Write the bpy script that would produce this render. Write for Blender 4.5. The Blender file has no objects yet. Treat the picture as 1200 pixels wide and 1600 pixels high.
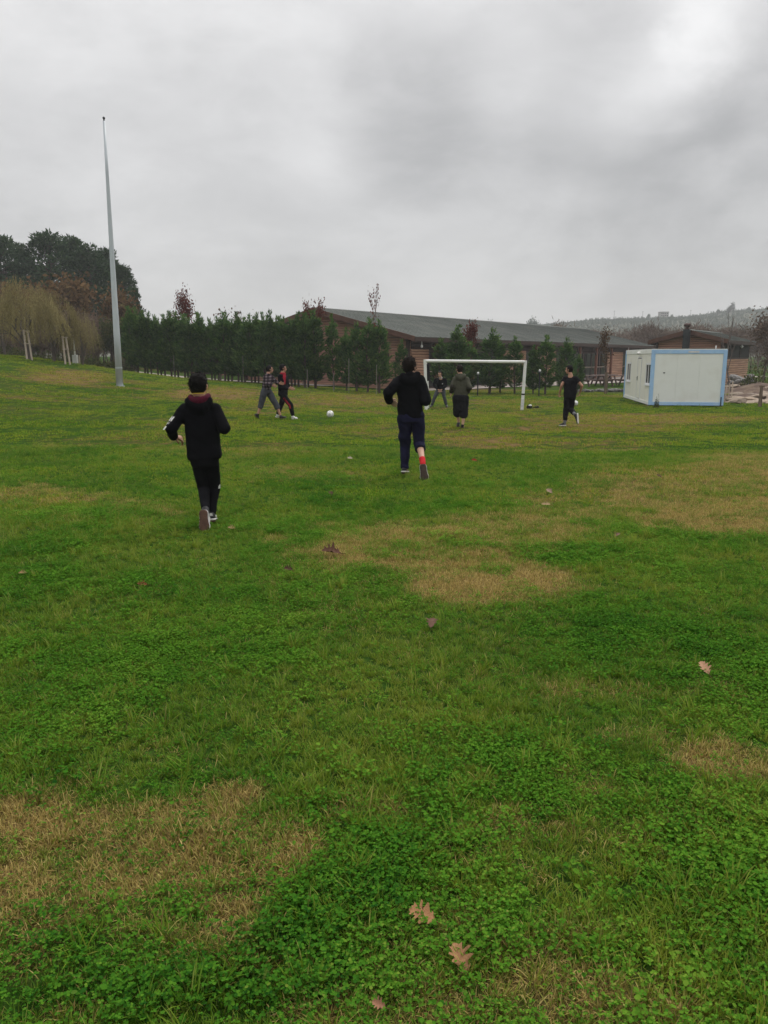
import bpy, bmesh, math, random
import numpy as np
from mathutils import Vector, Matrix

random.seed(7)
rng = np.random.default_rng(11)
scene = bpy.context.scene
R = math.radians

# ------------------------------------------------------------------ camera
F_PX = 1208.0                      # focal length in pixels of the 1200 x 1600 photograph
TILT = R(11.33)
CAM_Z = 1.6
cam_data = bpy.data.cameras.new("camera")
cam_data.sensor_fit = 'VERTICAL'
cam_data.sensor_height = 36.0
cam_data.lens = F_PX / 1600.0 * 36.0
cam_data.clip_start = 0.05
cam_data.clip_end = 6000.0
cam = bpy.data.objects.new("camera", cam_data)
scene.collection.objects.link(cam)
cam.location = (0, 0, CAM_Z)
cam.rotation_euler = (R(90) - TILT, 0, 0)
scene.camera = cam

# ------------------------------------------------------------------ view
scene.view_settings.view_transform = 'Standard'
scene.view_settings.look = 'None'
scene.view_settings.exposure = 0.55
scene.view_settings.gamma = 1.0
scene.view_settings.use_curve_mapping = False
scene.render.engine = 'CYCLES'
scene.cycles.max_bounces = 6
scene.cycles.diffuse_bounces = 3
scene.cycles.glossy_bounces = 2
scene.cycles.transmission_bounces = 4
scene.cycles.transparent_max_bounces = 4
scene.cycles.volume_bounces = 0
scene.cycles.use_denoising = True

# ------------------------------------------------------------------ world: overcast sky
SUN_AZ, SUN_EL = R(24), R(55)      # azimuth to the right of the view direction (+Y)
world = bpy.data.worlds.new("World")
scene.world = world
world.use_nodes = True
wn, wl = world.node_tree.nodes, world.node_tree.links
wn.clear()

def wnode(t, **kw):
    n = wn.new(t)
    for k, v in kw.items():
        setattr(n, k, v)
    return n

def wmath(op, a, b=None, clamp=False):
    n = wnode('ShaderNodeMath', operation=op, use_clamp=clamp)
    for i, v in enumerate((a, b)):
        if v is None:
            continue
        if isinstance(v, (int, float)):
            n.inputs[i].default_value = v
        else:
            wl.new(v, n.inputs[i])
    return n.outputs[0]

def pix_dir(px, py):
    x, u = (px - 600) / F_PX, (800 - py) / F_PX
    d = Vector((x, math.cos(TILT) + u * math.sin(TILT), -math.sin(TILT) + u * math.cos(TILT)))
    return d.normalized()

w_out = wnode('ShaderNodeOutputWorld')
w_bg = wnode('ShaderNodeBackground')
w_bg.inputs['Strength'].default_value = 0.1
wl.new(w_bg.outputs[0], w_out.inputs['Surface'])
w_sky = wnode('ShaderNodeTexSky', sky_type='NISHITA', sun_disc=False)
w_sky.sun_elevation = SUN_EL
w_sky.sun_rotation = SUN_AZ
w_sky.altitude = 100
w_tc = wnode('ShaderNodeTexCoord')
w_nrm = wnode('ShaderNodeVectorMath', operation='NORMALIZE')
wl.new(w_tc.outputs['Generated'], w_nrm.inputs[0])
w_dir = w_nrm.outputs[0]
w_sep = wnode('ShaderNodeSeparateXYZ')
wl.new(w_dir, w_sep.inputs[0])

def wnoise(scale_vec, scale, detail, rough, distort, seed):
    mp = wnode('ShaderNodeMapping')
    mp.inputs['Scale'].default_value = scale_vec
    mp.inputs['Location'].default_value = (seed, seed * .7, seed * .3)
    wl.new(w_dir, mp.inputs[0])
    nz = wnode('ShaderNodeTexNoise')
    nz.inputs['Scale'].default_value = scale
    nz.inputs['Detail'].default_value = detail
    nz.inputs['Roughness'].default_value = rough
    nz.inputs['Distortion'].default_value = distort
    wl.new(mp.outputs[0], nz.inputs['Vector'])
    return nz.outputs['Fac']

def wlobe(px, py, inner_deg, outer_deg, warp=None):
    """soft lobe round a direction in the sky: 1 inside, 0 outside"""
    d = wnode('ShaderNodeVectorMath', operation='DOT_PRODUCT')
    wl.new(w_dir, d.inputs[0])
    d.inputs[1].default_value = pix_dir(px, py)
    a = wmath('ARCCOSINE', d.outputs['Value'])
    if warp is not None:
        a = wmath('ADD', a, wmath('MULTIPLY', wmath('SUBTRACT', warp, .5), R(17)))
    m = wnode('ShaderNodeMapRange', interpolation_type='SMOOTHSTEP')
    wl.new(a, m.inputs['Value'])
    m.inputs['From Min'].default_value = R(outer_deg)
    m.inputs['From Max'].default_value = R(inner_deg)
    return m.outputs[0]

n_big = wnoise((1, 1, 1.7), 2.3, 5, .52, .7, 3.1)
n_mid = wnoise((1, 1, 1.9), 6.0, 8, .6, .35, 8.7)
n_lay = wnoise((1, 1, 2.7), 4.2, 8, .6, .45, 5.3)
n_fine = wnoise((1, 1, 2.0), 11, 8, .65, .3, 1.9)
warp = wmath('ADD', wmath('MULTIPLY', n_big, .6), wmath('MULTIPLY', n_mid, .4))
# luminance: pale at the horizon, a darker belt of cloud at 8-18 degrees, brighter above
w_ramp = wnode('ShaderNodeValToRGB')
wl.new(w_sep.outputs['Z'], w_ramp.inputs[0])
cr = w_ramp.color_ramp
cr.interpolation = 'B_SPLINE'
SKY_STOPS = [(0.0, .41), (.06, .40), (.13, .385), (.22, .39), (.36, .45), (.6, .85), (1.0, 1.25)]
cr.elements[0].position, cr.elements[1].position = SKY_STOPS[0][0], SKY_STOPS[-1][0]
for pos, _ in SKY_STOPS[1:-1]:
    cr.elements.new(pos)
for e, (_, v) in zip(cr.elements, SKY_STOPS):
    e.color = (v, v * .992, v * .988, 1)
lum = w_ramp.outputs[0]
lsep = wnode('ShaderNodeSeparateColor')
wl.new(lum, lsep.inputs[0])
L = lsep.outputs[0]
def wstep(v, a, b):
    m_ = wnode('ShaderNodeMapRange', interpolation_type='SMOOTHSTEP')
    wl.new(v, m_.inputs['Value'])
    m_.inputs['From Min'].default_value = a
    m_.inputs['From Max'].default_value = b
    return m_.outputs[0]
L = wmath('ADD', L, wmath('MULTIPLY', wmath('SUBTRACT', wstep(n_big, .40, .60), .5), .065))
L = wmath('ADD', L, wmath('MULTIPLY', wmath('SUBTRACT', wstep(n_mid, .40, .62), .5), .04))
L = wmath('ADD', L, wmath('MULTIPLY', wmath('SUBTRACT', wstep(n_lay, .40, .60), .5), .030))
L = wmath('ADD', L, wmath('MULTIPLY', wmath('SUBTRACT', n_fine, .5), .085))
for px, py, ri, ro, amt in [(1115, -20, 0, 4.2, .12), (1100, 55, 0, 3.0, .09), (1055, 105, 0, 3.2, .09), (1000, 140, 0, 3.4, .09), (930, 165, 0, 3.6, .06), (800, 125, 0, 4.2, .07),
                            (120, 60, 2, 22, .05), (500, 250, 0, 6, .06), (80, 300, 2, 16, .02),
                            (640, 220, 1, 8, -.045), (1010, 300, 2, 11, -.04), (1190, 240, 1, 7, -.02)]:
    L = wmath('ADD', L, wmath('MULTIPLY', wlobe(px, py, ri, ro, warp), amt))
L = wmath('MAXIMUM', L, .15)
comb = wnode('ShaderNodeCombineColor')
wl.new(wmath('MULTIPLY', L, 10.0), comb.inputs[0])
wl.new(wmath('MULTIPLY', L, 9.9), comb.inputs[1])
wl.new(wmath('MULTIPLY', L, 9.84), comb.inputs[2])
w_mix = wnode('ShaderNodeMix', data_type='RGBA')
w_mix.inputs['Factor'].default_value = .95
wl.new(w_sky.outputs[0], w_mix.inputs['A'])
wl.new(comb.outputs[0], w_mix.inputs['B'])
wl.new(w_mix.outputs['Result'], w_bg.inputs['Color'])

# ------------------------------------------------------------------ sun behind the cloud
sun_data = bpy.data.lights.new("sun", 'SUN')
sun_data.energy = 1.5
sun_data.angle = R(35)
sun_data.color = (1.0, .97, .92)
sun = bpy.data.objects.new("sun", sun_data)
scene.collection.objects.link(sun)
sd = Vector((math.sin(SUN_AZ) * math.cos(SUN_EL), math.cos(SUN_AZ) * math.cos(SUN_EL), math.sin(SUN_EL)))
sun.rotation_euler = sd.to_track_quat('Z', 'Y').to_euler()

# ------------------------------------------------------------------ helpers
COL = scene.collection

def tag(o, label=None, cat=None, group=None, kind=None):
    if label: o['label'] = label
    if cat: o['category'] = cat
    if group: o['group'] = group
    if kind: o['kind'] = kind
    return o

def empty(name, loc=(0, 0, 0), rz=0.0):
    o = bpy.data.objects.new(name, None)
    o.empty_display_size = .2
    COL.objects.link(o)
    o.location = loc
    o.rotation_euler = (0, 0, rz)
    return o

def link(name, me, parent=None, mat=None, loc=None):
    o = bpy.data.objects.new(name, me)
    COL.objects.link(o)
    if parent is not None:
        o.parent = parent
    if mat is not None and not me.materials:
        for m in (mat if isinstance(mat, (list, tuple)) else [mat]):
            me.materials.append(m)
    if loc is not None:
        o.location = loc
    return o

def np_mesh(name, v, f, smooth=False, matidx=None):
    """mesh from arrays; f is an (n,k) array of equal polygons"""
    me = bpy.data.meshes.new(name)
    v = np.asarray(v, dtype=np.float32)
    f = np.asarray(f, dtype=np.int32)
    n, k = f.shape
    me.vertices.add(len(v))
    me.vertices.foreach_set('co', v.ravel())
    me.loops.add(n * k)
    me.loops.foreach_set('vertex_index', f.ravel())
    me.polygons.add(n)
    me.polygons.foreach_set('loop_start', np.arange(0, n * k, k, dtype=np.int32))
    me.polygons.foreach_set('loop_total', np.full(n, k, dtype=np.int32))
    if smooth:
        me.polygons.foreach_set('use_smooth', np.ones(n, dtype=bool))
    if matidx is not None:
        me.polygons.foreach_set('material_index', np.asarray(matidx, dtype=np.int32))
    me.update(calc_edges=True)
    me.validate()
    return me

class MB:
    """collects polygons for one mesh"""
    def __init__(s):
        s.v, s.f, s.m = [], [], []
    def add(s, vs, fs, m=0):
        b = len(s.v)
        s.v += [tuple(p) for p in vs]
        s.f += [tuple(i + b for i in q) for q in fs]
        s.m += [m] * len(fs)
        return s
    def box(s, x0, x1, y0, y1, z0, z1, m=0):
        return s.add([(x0, y0, z0), (x1, y0, z0), (x1, y1, z0), (x0, y1, z0), (x0, y0, z1), (x1, y0, z1), (x1, y1, z1), (x0, y1, z1)],
                     [(0, 3, 2, 1), (4, 5, 6, 7), (0, 1, 5, 4), (1, 2, 6, 5), (2, 3, 7, 6), (3, 0, 4, 7)], m)
    def prism(s, poly, ext, m=0):
        """poly: list of 3D points (planar), ext: extrusion vector"""
        n = len(poly)
        e = Vector(ext)
        a = [Vector(p) for p in poly]
        vs = a + [p + e for p in a]
        fs = [tuple(range(n - 1, -1, -1)), tuple(range(n, 2 * n))] + [(i, (i + 1) % n, n + (i + 1) % n, n + i) for i in range(n)]
        return s.add(vs, fs, m)
    def tube(s, pts, radii, seg=8, m=0, caps=True):
        pts = [Vector(p) for p in pts]
        if isinstance(radii, (int, float)): radii = [radii] * len(pts)
        rings = []
        ref = None
        for i, p in enumerate(pts):
            d = (pts[min(i + 1, len(pts) - 1)] - pts[max(i - 1, 0)]).normalized()
            if ref is None:
                ref = Vector((1, 0, 0)) if abs(d.x) < .8 else Vector((0, 1, 0))
            a = (ref - d * ref.dot(d)).normalized()
            ref = a
            b = d.cross(a)
            rings.append([p + (a * math.cos(t) + b * math.sin(t)) * radii[i] for t in [2 * math.pi * k / seg for k in range(seg)]])
        vs = [q for r in rings for q in r]
        fs = []
        for i in range(len(pts) - 1):
            for k in range(seg):
                k2 = (k + 1) % seg
                fs.append((i * seg + k, i * seg + k2, (i + 1) * seg + k2, (i + 1) * seg + k))
        if caps:
            fs.append(tuple(range(seg - 1, -1, -1)))
            o = (len(pts) - 1) * seg
            fs.append(tuple(range(o, o + seg)))
        return s.add(vs, fs, m)
    def ball(s, c, r, seg=10, rings=7, m=0):
        if isinstance(r, (int, float)): r = (r, r, r)
        vs = [(c[0], c[1], c[2] - r[2])]
        for i in range(1, rings):
            ph = -math.pi / 2 + math.pi * i / rings
            for k in range(seg):
                t = 2 * math.pi * k / seg
                vs.append((c[0] + r[0] * math.cos(ph) * math.cos(t), c[1] + r[1] * math.cos(ph) * math.sin(t), c[2] + r[2] * math.sin(ph)))
        vs.append((c[0], c[1], c[2] + r[2]))
        fs = [(0, 1 + (k + 1) % seg, 1 + k) for k in range(seg)]
        for i in range(rings - 2):
            for k in range(seg):
                k2 = (k + 1) % seg
                fs.append((1 + i * seg + k, 1 + i * seg + k2, 1 + (i + 1) * seg + k2, 1 + (i + 1) * seg + k))
        o = 1 + (rings - 2) * seg
        fs += [(o + k, o + (k + 1) % seg, len(vs) - 1) for k in range(seg)]
        return s.add(vs, fs, m)
    def mesh(s, name, smooth=False, bevel=0):
        me = bpy.data.meshes.new(name)
        me.from_pydata(s.v, [], s.f)
        if any(s.m):
            me.polygons.foreach_set('material_index', s.m)
        if smooth:
            me.polygons.foreach_set('use_smooth', [True] * len(s.f))
        if bevel:
            bm = bmesh.new(); bm.from_mesh(me)
            bmesh.ops.bevel(bm, geom=[e for e in bm.edges if len(e.link_faces) == 2 and e.calc_face_angle(0) > .6], offset=bevel, segments=2, affect='EDGES', profile=.6)
            bm.to_mesh(me); bm.free()
        me.update()
        return me
    def build(s, name, mat, parent=None, smooth=False, bevel=0):
        return link(name, s.mesh(name, smooth, bevel), parent, mat)

def copy_tree(o, parent=None):
    c = o.copy()
    COL.objects.link(c)
    if parent is not None:
        c.parent = parent
    for ch in list(o.children):
        copy_tree(ch, c)
    return c

# --- numpy value noise
def _hash(ix, iy, iz, seed):
    h = (ix.astype(np.int64) * 374761393 + iy.astype(np.int64) * 668265263 + iz.astype(np.int64) * 2147483647 + seed * 974634777) & 0xFFFFFFFF
    h = ((h ^ (h >> 13)) * 1274126177) & 0xFFFFFFFF
    h = h ^ (h >> 16)
    return (h & 0xFFFF).astype(np.float64) / 65535.0

def noise3(x, y, z, seed=0):
    x, y, z = np.broadcast_arrays(np.asarray(x, float), np.asarray(y, float), np.asarray(z, float))
    ix, iy, iz = np.floor(x), np.floor(y), np.floor(z)
    fx, fy, fz = x - ix, y - iy, z - iz
    fx, fy, fz = [t * t * (3 - 2 * t) for t in (fx, fy, fz)]
    def h(a, b, c): return _hash(ix + a, iy + b, iz + c, seed)
    def lerp(a, b, t): return a + (b - a) * t
    x00 = lerp(h(0, 0, 0), h(1, 0, 0), fx); x10 = lerp(h(0, 1, 0), h(1, 1, 0), fx)
    x01 = lerp(h(0, 0, 1), h(1, 0, 1), fx); x11 = lerp(h(0, 1, 1), h(1, 1, 1), fx)
    return lerp(lerp(x00, x10, fy), lerp(x01, x11, fy), fz) * 2 - 1

def fbm(x, y, seed=0, octv=4, z=0.0):
    s, a, t = 0, 1.0, 0
    for i in range(octv):
        s = s + noise3(x * 2 ** i + 17.3 * i, y * 2 ** i - 9.1 * i, z * 2 ** i, seed + i) * a
        t += a
        a *= .5
    return s / t

def sstep(a, b, x):
    t = np.clip((np.asarray(x, float) - a) / (b - a), 0, 1)
    return t * t * (3 - 2 * t)

# --- photograph pixel <-> place (used to measure where things stand)
def P(px, py, Y):
    x, u = (px - 600) / F_PX, (800 - py) / F_PX
    dy, dz = math.cos(TILT) + u * math.sin(TILT), -math.sin(TILT) + u * math.cos(TILT)
    s = Y / dy
    return Vector((x * s, Y, CAM_Z + dz * s))

def to_pix(x, y, z):
    c, s = math.cos(TILT), math.sin(TILT)
    zz = z - CAM_Z
    d = np.maximum(y * c - zz * s, .05)
    u = y * s + zz * c
    return 600 + F_PX * x / d, 800 - F_PX * u / d

_BX = np.array([-400, -60, -30, -22, -18.3, -15.3, -12, -4.6, 0, 400.])
_BZ = np.array([2.8, 2.7, 2.6, 2.3, 1.85, 1.3, .87, .33, 0, 0])
def gz(x, y):
    """height of the field"""
    x, y = np.asarray(x, float), np.asarray(y, float)
    b = sum(np.interp(x + d, _BX, _BZ) for d in (-1.6, -.8, 0, .8, 1.6)) / 5
    h = -.5 * sstep(4, 33, y) + b * sstep(8, 36, y) * (1 - .45 * sstep(44, 56, y))
    h = h + .05 * fbm(x * .35, y * .35, 5, 3) * sstep(1, 8, y) * (1 - .6 * sstep(20, 34, y))
    return h

def G(x, y):
    return float(gz(x, y))

def hit(px, py):
    """where the photograph's pixel meets the field"""
    d = pix_dir(px, py)
    lo = .5
    p = None
    for i in range(1, 4000):
        t = lo + i * .03 * (1 + i * .002)
        q = Vector((0, 0, CAM_Z)) + d * t
        if q.z <= G(q.x, q.y):
            p = q
            break
    a, b = t - .03 * (1 + i * .002) * 1.1, t
    for _ in range(20):
        m = (a + b) / 2
        q = Vector((0, 0, CAM_Z)) + d * m
        if q.z <= G(q.x, q.y): b = m
        else: a = m
    q = Vector((0, 0, CAM_Z)) + d * b
    return Vector((q.x, q.y, G(q.x, q.y)))

# ------------------------------------------------------------------ materials
def new_mat(name):
    m = bpy.data.materials.new(name)
    m.use_nodes = True
    nt = m.node_tree
    nt.nodes.clear()
    out = nt.nodes.new('ShaderNodeOutputMaterial')
    return m, nt, out

def N(nt, t, **kw):
    n = nt.nodes.new(t)
    for k, v in kw.items():
        setattr(n, k, v)
    return n

def ramp(nt, src, stops):
    r = N(nt, 'ShaderNodeValToRGB')
    e = r.color_ramp.elements
    e[0].position, e[1].position = stops[0][0], stops[-1][0]
    for p, _ in stops[1:-1]:
        e.new(p)
    for el, (_, c) in zip(e, stops):
        el.color = (*c, 1)
    nt.links.new(src, r.inputs[0])
    return r.outputs[0]

def tex_noise(nt, scale, detail=4, rough=.55, coord='Object', stretch=None, distort=0):
    tc = N(nt, 'ShaderNodeTexCoord')
    src = tc.outputs[coord]
    if stretch:
        mp = N(nt, 'ShaderNodeMapping')
        mp.inputs['Scale'].default_value = stretch
        nt.links.new(src, mp.inputs[0])
        src = mp.outputs[0]
    nz = N(nt, 'ShaderNodeTexNoise')
    nz.inputs['Scale'].default_value = scale
    nz.inputs['Detail'].default_value = detail
    nz.inputs['Roughness'].default_value = rough
    nz.inputs['Distortion'].default_value = distort
    nt.links.new(src, nz.inputs['Vector'])
    return nz.outputs['Fac']

def mat_plain(name, col, rough=.7, var=.25, scale=6, bump=.0, bscale=40, metallic=0, spec=.3, stretch=None, col2=None, rand=0):
    """principled paint / wood / cloth with mottling and fine relief"""
    m, nt, out = new_mat(name)
    b = N(nt, 'ShaderNodeBsdfPrincipled')
    nt.links.new(b.outputs[0], out.inputs['Surface'])
    c0 = tuple(max(0, c * (1 - var)) for c in col)
    c1 = tuple(c * (1 + var) for c in col)
    f = tex_noise(nt, scale, 5, .6, 'Object', stretch)
    if col2:
        o = ramp(nt, f, [(.3, c0), (.5, col), (.68, col2)])
    else:
        o = ramp(nt, f, [(.3, c0), (.7, c1)])
    if rand:
        oi = N(nt, 'ShaderNodeObjectInfo')
        hs = N(nt, 'ShaderNodeHueSaturation')
        mr = N(nt, 'ShaderNodeMapRange')
        mr.inputs['To Min'].default_value = 1 - rand
        mr.inputs['To Max'].default_value = 1 + rand
        nt.links.new(oi.outputs['Random'], mr.inputs['Value'])
        nt.links.new(mr.outputs[0], hs.inputs['Value'])
        nt.links.new(o, hs.inputs['Color'])
        o = hs.outputs[0]
    nt.links.new(o, b.inputs['Base Color'])
    b.inputs['Roughness'].default_value = rough
    b.inputs['Metallic'].default_value = metallic
    b.inputs['Specular IOR Level'].default_value = spec
    if bump:
        f2 = tex_noise(nt, bscale, 4, .6, 'Object', stretch)
        bp = N(nt, 'ShaderNodeBump')
        bp.inputs['Strength'].default_value = bump
        bp.inputs['Distance'].default_value = .01
        nt.links.new(f2, bp.inputs['Height'])
        nt.links.new(bp.outputs[0], b.inputs['Normal'])
    return m

def mat_leaf(name, stops, trans=.3, objvar=.12, scale=.8):
    """foliage: every leaf its own shade"""
    m, nt, out = new_mat(name)
    ge = N(nt, 'ShaderNodeNewGeometry')
    nz = tex_noise(nt, scale, 3, .5, 'Object')
    ma = N(nt, 'ShaderNodeMath', operation='MULTIPLY_ADD')
    nt.links.new(ge.outputs['Random Per Island'], ma.inputs[0])
    ma.inputs[1].default_value = .6
    nt.links.new(nz, ma.inputs[2])
    sb = N(nt, 'ShaderNodeMath', operation='SUBTRACT')
    nt.links.new(ma.outputs[0], sb.inputs[0])
    sb.inputs[1].default_value = .3
    n = len(stops)
    c = ramp(nt, sb.outputs[0], [(.15 + .7 * i / (n - 1), s) for i, s in enumerate(stops)])
    oi = N(nt, 'ShaderNodeObjectInfo')
    hs = N(nt, 'ShaderNodeHueSaturation')
    mr = N(nt, 'ShaderNodeMapRange')
    mr.inputs['To Min'].default_value = 1 - objvar
    mr.inputs['To Max'].default_value = 1 + objvar
    nt.links.new(oi.outputs['Random'], mr.inputs['Value'])
    nt.links.new(mr.outputs[0], hs.inputs['Value'])
    nt.links.new(c, hs.inputs['Color'])
    d = N(nt, 'ShaderNodeBsdfDiffuse')
    t = N(nt, 'ShaderNodeBsdfTranslucent')
    mx = N(nt, 'ShaderNodeMixShader')
    mx.inputs[0].default_value = trans
    nt.links.new(hs.outputs[0], d.inputs['Color'])
    nt.links.new(hs.outputs[0], t.inputs['Color'])
    nt.links.new(d.outputs[0], mx.inputs[1])
    nt.links.new(t.outputs[0], mx.inputs[2])
    nt.links.new(mx.outputs[0], out.inputs['Surface'])
    return m

def mat_glass(name, col=(.012, .012, .013), rough=.08, spec=.5):
    m, nt, out = new_mat(name)
    b = N(nt, 'ShaderNodeBsdfPrincipled')
    b.inputs['Base Color'].default_value = (*col, 1)
    b.inputs['Roughness'].default_value = rough
    b.inputs['Specular IOR Level'].default_value = spec
    nt.links.new(b.outputs[0], out.inputs['Surface'])
    return m

M = {}
M['white_paint'] = mat_plain('white_paint', (.74, .74, .72), .45, .06, 3, .05, 60, col2=(.66, .65, .61))
M['galvanised'] = mat_plain('galvanised', (.50, .54, .57), .5, .12, 3, .05, 30, metallic=.25, stretch=(1, 1, .25))
M['dark_wood'] = mat_plain('dark_wood', (.045, .024, .018), .6, .35, 3, .3, 30, stretch=(1, 1, 6))
M['red_wood'] = mat_plain('red_wood', (.17, .062, .035), .6, .3, 2.5, .3, 30)
M['log_wood'] = mat_plain('log_wood', (.43, .245, .16), .65, .22, 1.6, .3, 20, stretch=(.35, .35, 5), col2=(.54, .33, .22))
M['gable_wood'] = mat_plain('gable_wood', (.37, .20, .14), .65, .22, 1.6, .3, 20, stretch=(.35, .35, 5))
M['stake_wood'] = mat_plain('stake_wood', (.46, .38, .31), .8, .25, 5, .3, 30, stretch=(1, 1, .2))
M['old_wood'] = mat_plain('old_wood', (.16, .115, .08), .8, .35, 5, .3, 30, stretch=(1, 1, .2))
M['table_wood'] = mat_plain('table_wood', (.075, .038, .028), .6, .3, 4, .2, 30)
M['roof'] = mat_plain('roof', (.092, .102, .092), .85, .25, .55, .5, 14, col2=(.12, .125, .112), spec=.15)
M['bark'] = mat_plain('bark', (.075, .055, .042), .9, .4, 8, .6, 30, stretch=(1, 1, .25))
M['bark_grey'] = mat_plain('bark_grey', (.105, .085, .075), .9, .3, 8, .4, 30, stretch=(1, 1, .25))
M['glass'] = mat_glass('glass', (.010, .010, .011), .15, .28)
M['dark_opening'] = mat_glass('dark_opening', (.014, .012, .011), .6, .12)  # dull near-black painted in for the dark inside of the cabin opening
M['interior'] = mat_plain('interior', (.02, .016, .014), .9, .3, 2)
M['black_cloth'] = mat_plain('black_cloth', (.010, .010, .012), .95, .3, 9, .4, 180, spec=.1)
M['dark_metal'] = mat_plain('dark_metal', (.03, .034, .036), .5, .3, 5, .1, 40, metallic=.4)
M['rust_metal'] = mat_plain('rust_metal', (.06, .03, .025), .7, .4, 8, .2, 40)
M['pale_metal'] = mat_plain('pale_metal', (.6, .6, .6), .4, .1, 5)
M['stone'] = mat_plain('stone', (.125, .12, .115), .9, .35, 4, .8, 18, rand=.4, col2=(.21, .19, .17))
M['sandstone'] = mat_plain('sandstone', (.23, .18, .135), .9, .3, 4, .8, 18, rand=.3)
M['soil'] = mat_plain('soil', (.085, .052, .036), .95, .4, 2, .8, 12, col2=(.15, .11, .075))
M['paving'] = mat_plain('paving', (.25, .21, .185), .9, .22, .9, .4, 10, col2=(.31, .28, .25))
M['rake_wood'] = mat_plain('rake_wood', (.095, .045, .03), .65, .3, 2.5, .3, 30)
M['cane'] = mat_plain('cane', (.26, .23, .19), .8, .25, 5)

# ================================================================== THE FIELD
# worn, straw coloured places: pixel centre, radii, strength
DRY = [(765, 915, 130, 32, 1.0), (640, 860, 190, 42, .75), (800, 835, 150, 40, .62), (520, 850, 100, 30, .5), (760, 880, 130, 50, .6),
       (60, 1275, 120, 38, .95), (240, 1290, 190, 55, .85), (400, 1330, 110, 55, .9), (60, 1400, 130, 70, .7), (240, 1400, 210, 85, .72), (90, 1490, 150, 60, .45), (330, 1460, 120, 35, .6),
       (370, 1240, 60, 22, .6), (1125, 1192, 95, 34, 1.0), (970, 1150, 70, 25, .35), (1010, 765, 130, 38, .62), (1140, 805, 150, 36, .85), (1160, 740, 120, 34, .6),
       (880, 790, 110, 25, .45), (920, 695, 140, 14, .4), (760, 690, 110, 13, .62), (620, 672, 150, 15, .42), (1010, 655, 220, 10, .7), (930, 668, 200, 10, .55),
       (560, 625, 120, 12, .62), (450, 628, 100, 10, .55), (330, 616, 90, 12, .75), (400, 640, 90, 9, .4), (760, 640, 120, 8, .4), (700, 655, 90, 8, .4),
       (110, 590, 75, 14, .7), (60, 580, 50, 10, .4), (300, 660, 110, 12, .4), (230, 685, 110, 16, .38), (120, 690, 80, 10, .3), (60, 778, 110, 20, .5), (190, 800, 120, 20, .36), (400, 700, 140, 14, .35), (480, 740, 130, 14, .25),
       (760, 1450, 150, 40, .55), (840, 1545, 170, 55, .6), (640, 1560, 120, 40, .7), (600, 1285, 70, 25, .55), (790, 1295, 60, 25, .5), (930, 1330, 50, 30, .5),
       (640, 1500, 80, 40, .5), (980, 1580, 120, 40, .4), (480, 1500, 90, 30, .35), (700, 1240, 50, 18, .3), (880, 1225, 60, 25, .3), (1060, 1290, 90, 22, .25), (150, 1570, 90, 30, .3)]
# lush clumps of clover and long grass
LUSH = [(310, 1325, 48, 26, 1.0), (520, 1420, 95, 75, .9), (600, 1340, 70, 60, .7), (420, 1520, 150, 80, .6), (1120, 1370, 150, 150, .85), (300, 1550, 120, 50, .6),
        (690, 1330, 60, 30, .6), (850, 1450, 120, 70, .4), (100, 1315, 45, 20, .5), (1080, 1540, 150, 60, .6), (30, 1200, 80, 60, .5), (640, 865, 28, 9, .8), (440, 825, 26, 8, .8), (800, 1140, 110, 70, .4)]

def blobs(px, py, lst, soft=.55):
    o = np.zeros_like(px)
    for cx, cy, rx, ry, s in lst:
        r = np.sqrt(((px - cx) / rx) ** 2 + ((py - cy) / ry) ** 2)
        o = np.maximum(o, s * (1 - sstep(soft, 1.35, r)))
    return o

def field_masks(x, y):
    z = gz(x, y)
    px, py = to_pix(x, y, z)
    ok = y > 1.0
    # ragged edges: noise warps the patch outline at metre and decimetre scale
    w1, w2 = fbm(x * 1.1, y * 1.1, 21, 4), fbm(x * 1.1 + 40, y * 1.1, 22, 4)
    sc = np.clip(450 / np.maximum(y, 1), 8, 320)
    fine = fbm(x * 5, y * 5, 23, 3)
    d = blobs(px + w1 * sc * .55, py + w2 * sc * .16, DRY)
    near = 1 - sstep(6, 12, y)
    d = d * (1 - near * (.50 - .48 * sstep(-.45, .35, fbm(x * 2.6, y * 2.6, 29, 4))))
    d = np.where(ok, d, .3 * sstep(0, .5, w1))
    general = .12 * sstep(.0, .55, fbm(x * .55, y * .55, 24, 4)) + .30 * sstep(.10, .5, fbm(x * 1.7, y * 1.7, 28, 4)) * (1 - sstep(3.0, 6, y)) + .12 * sstep(10, 22, y)
    far_streak = .55 * sstep(14, 26, y) * sstep(-.1, .5, fbm(x * .16, y * .6, 25, 4))
    dry = np.clip(np.maximum(d, np.maximum(general, far_streak)) + fine * .34 * (d > .05) + .1 * fine, 0, 1)
    lush = np.where(ok, blobs(px + w2 * sc * .25, py + w1 * sc * .12, LUSH, .6), .2)
    lush = np.clip(np.maximum(lush, .55 * sstep(.05, .5, fbm(x * .8, y * .8, 27, 4))) + fine * .12, 0, 1)
    return dry, lush

def axis(segs):
    out = []
    for a, b, n in segs:
        out += list(np.linspace(a, b, n, endpoint=False))
    out.append(segs[-1][1])
    return np.array(out)

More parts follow.
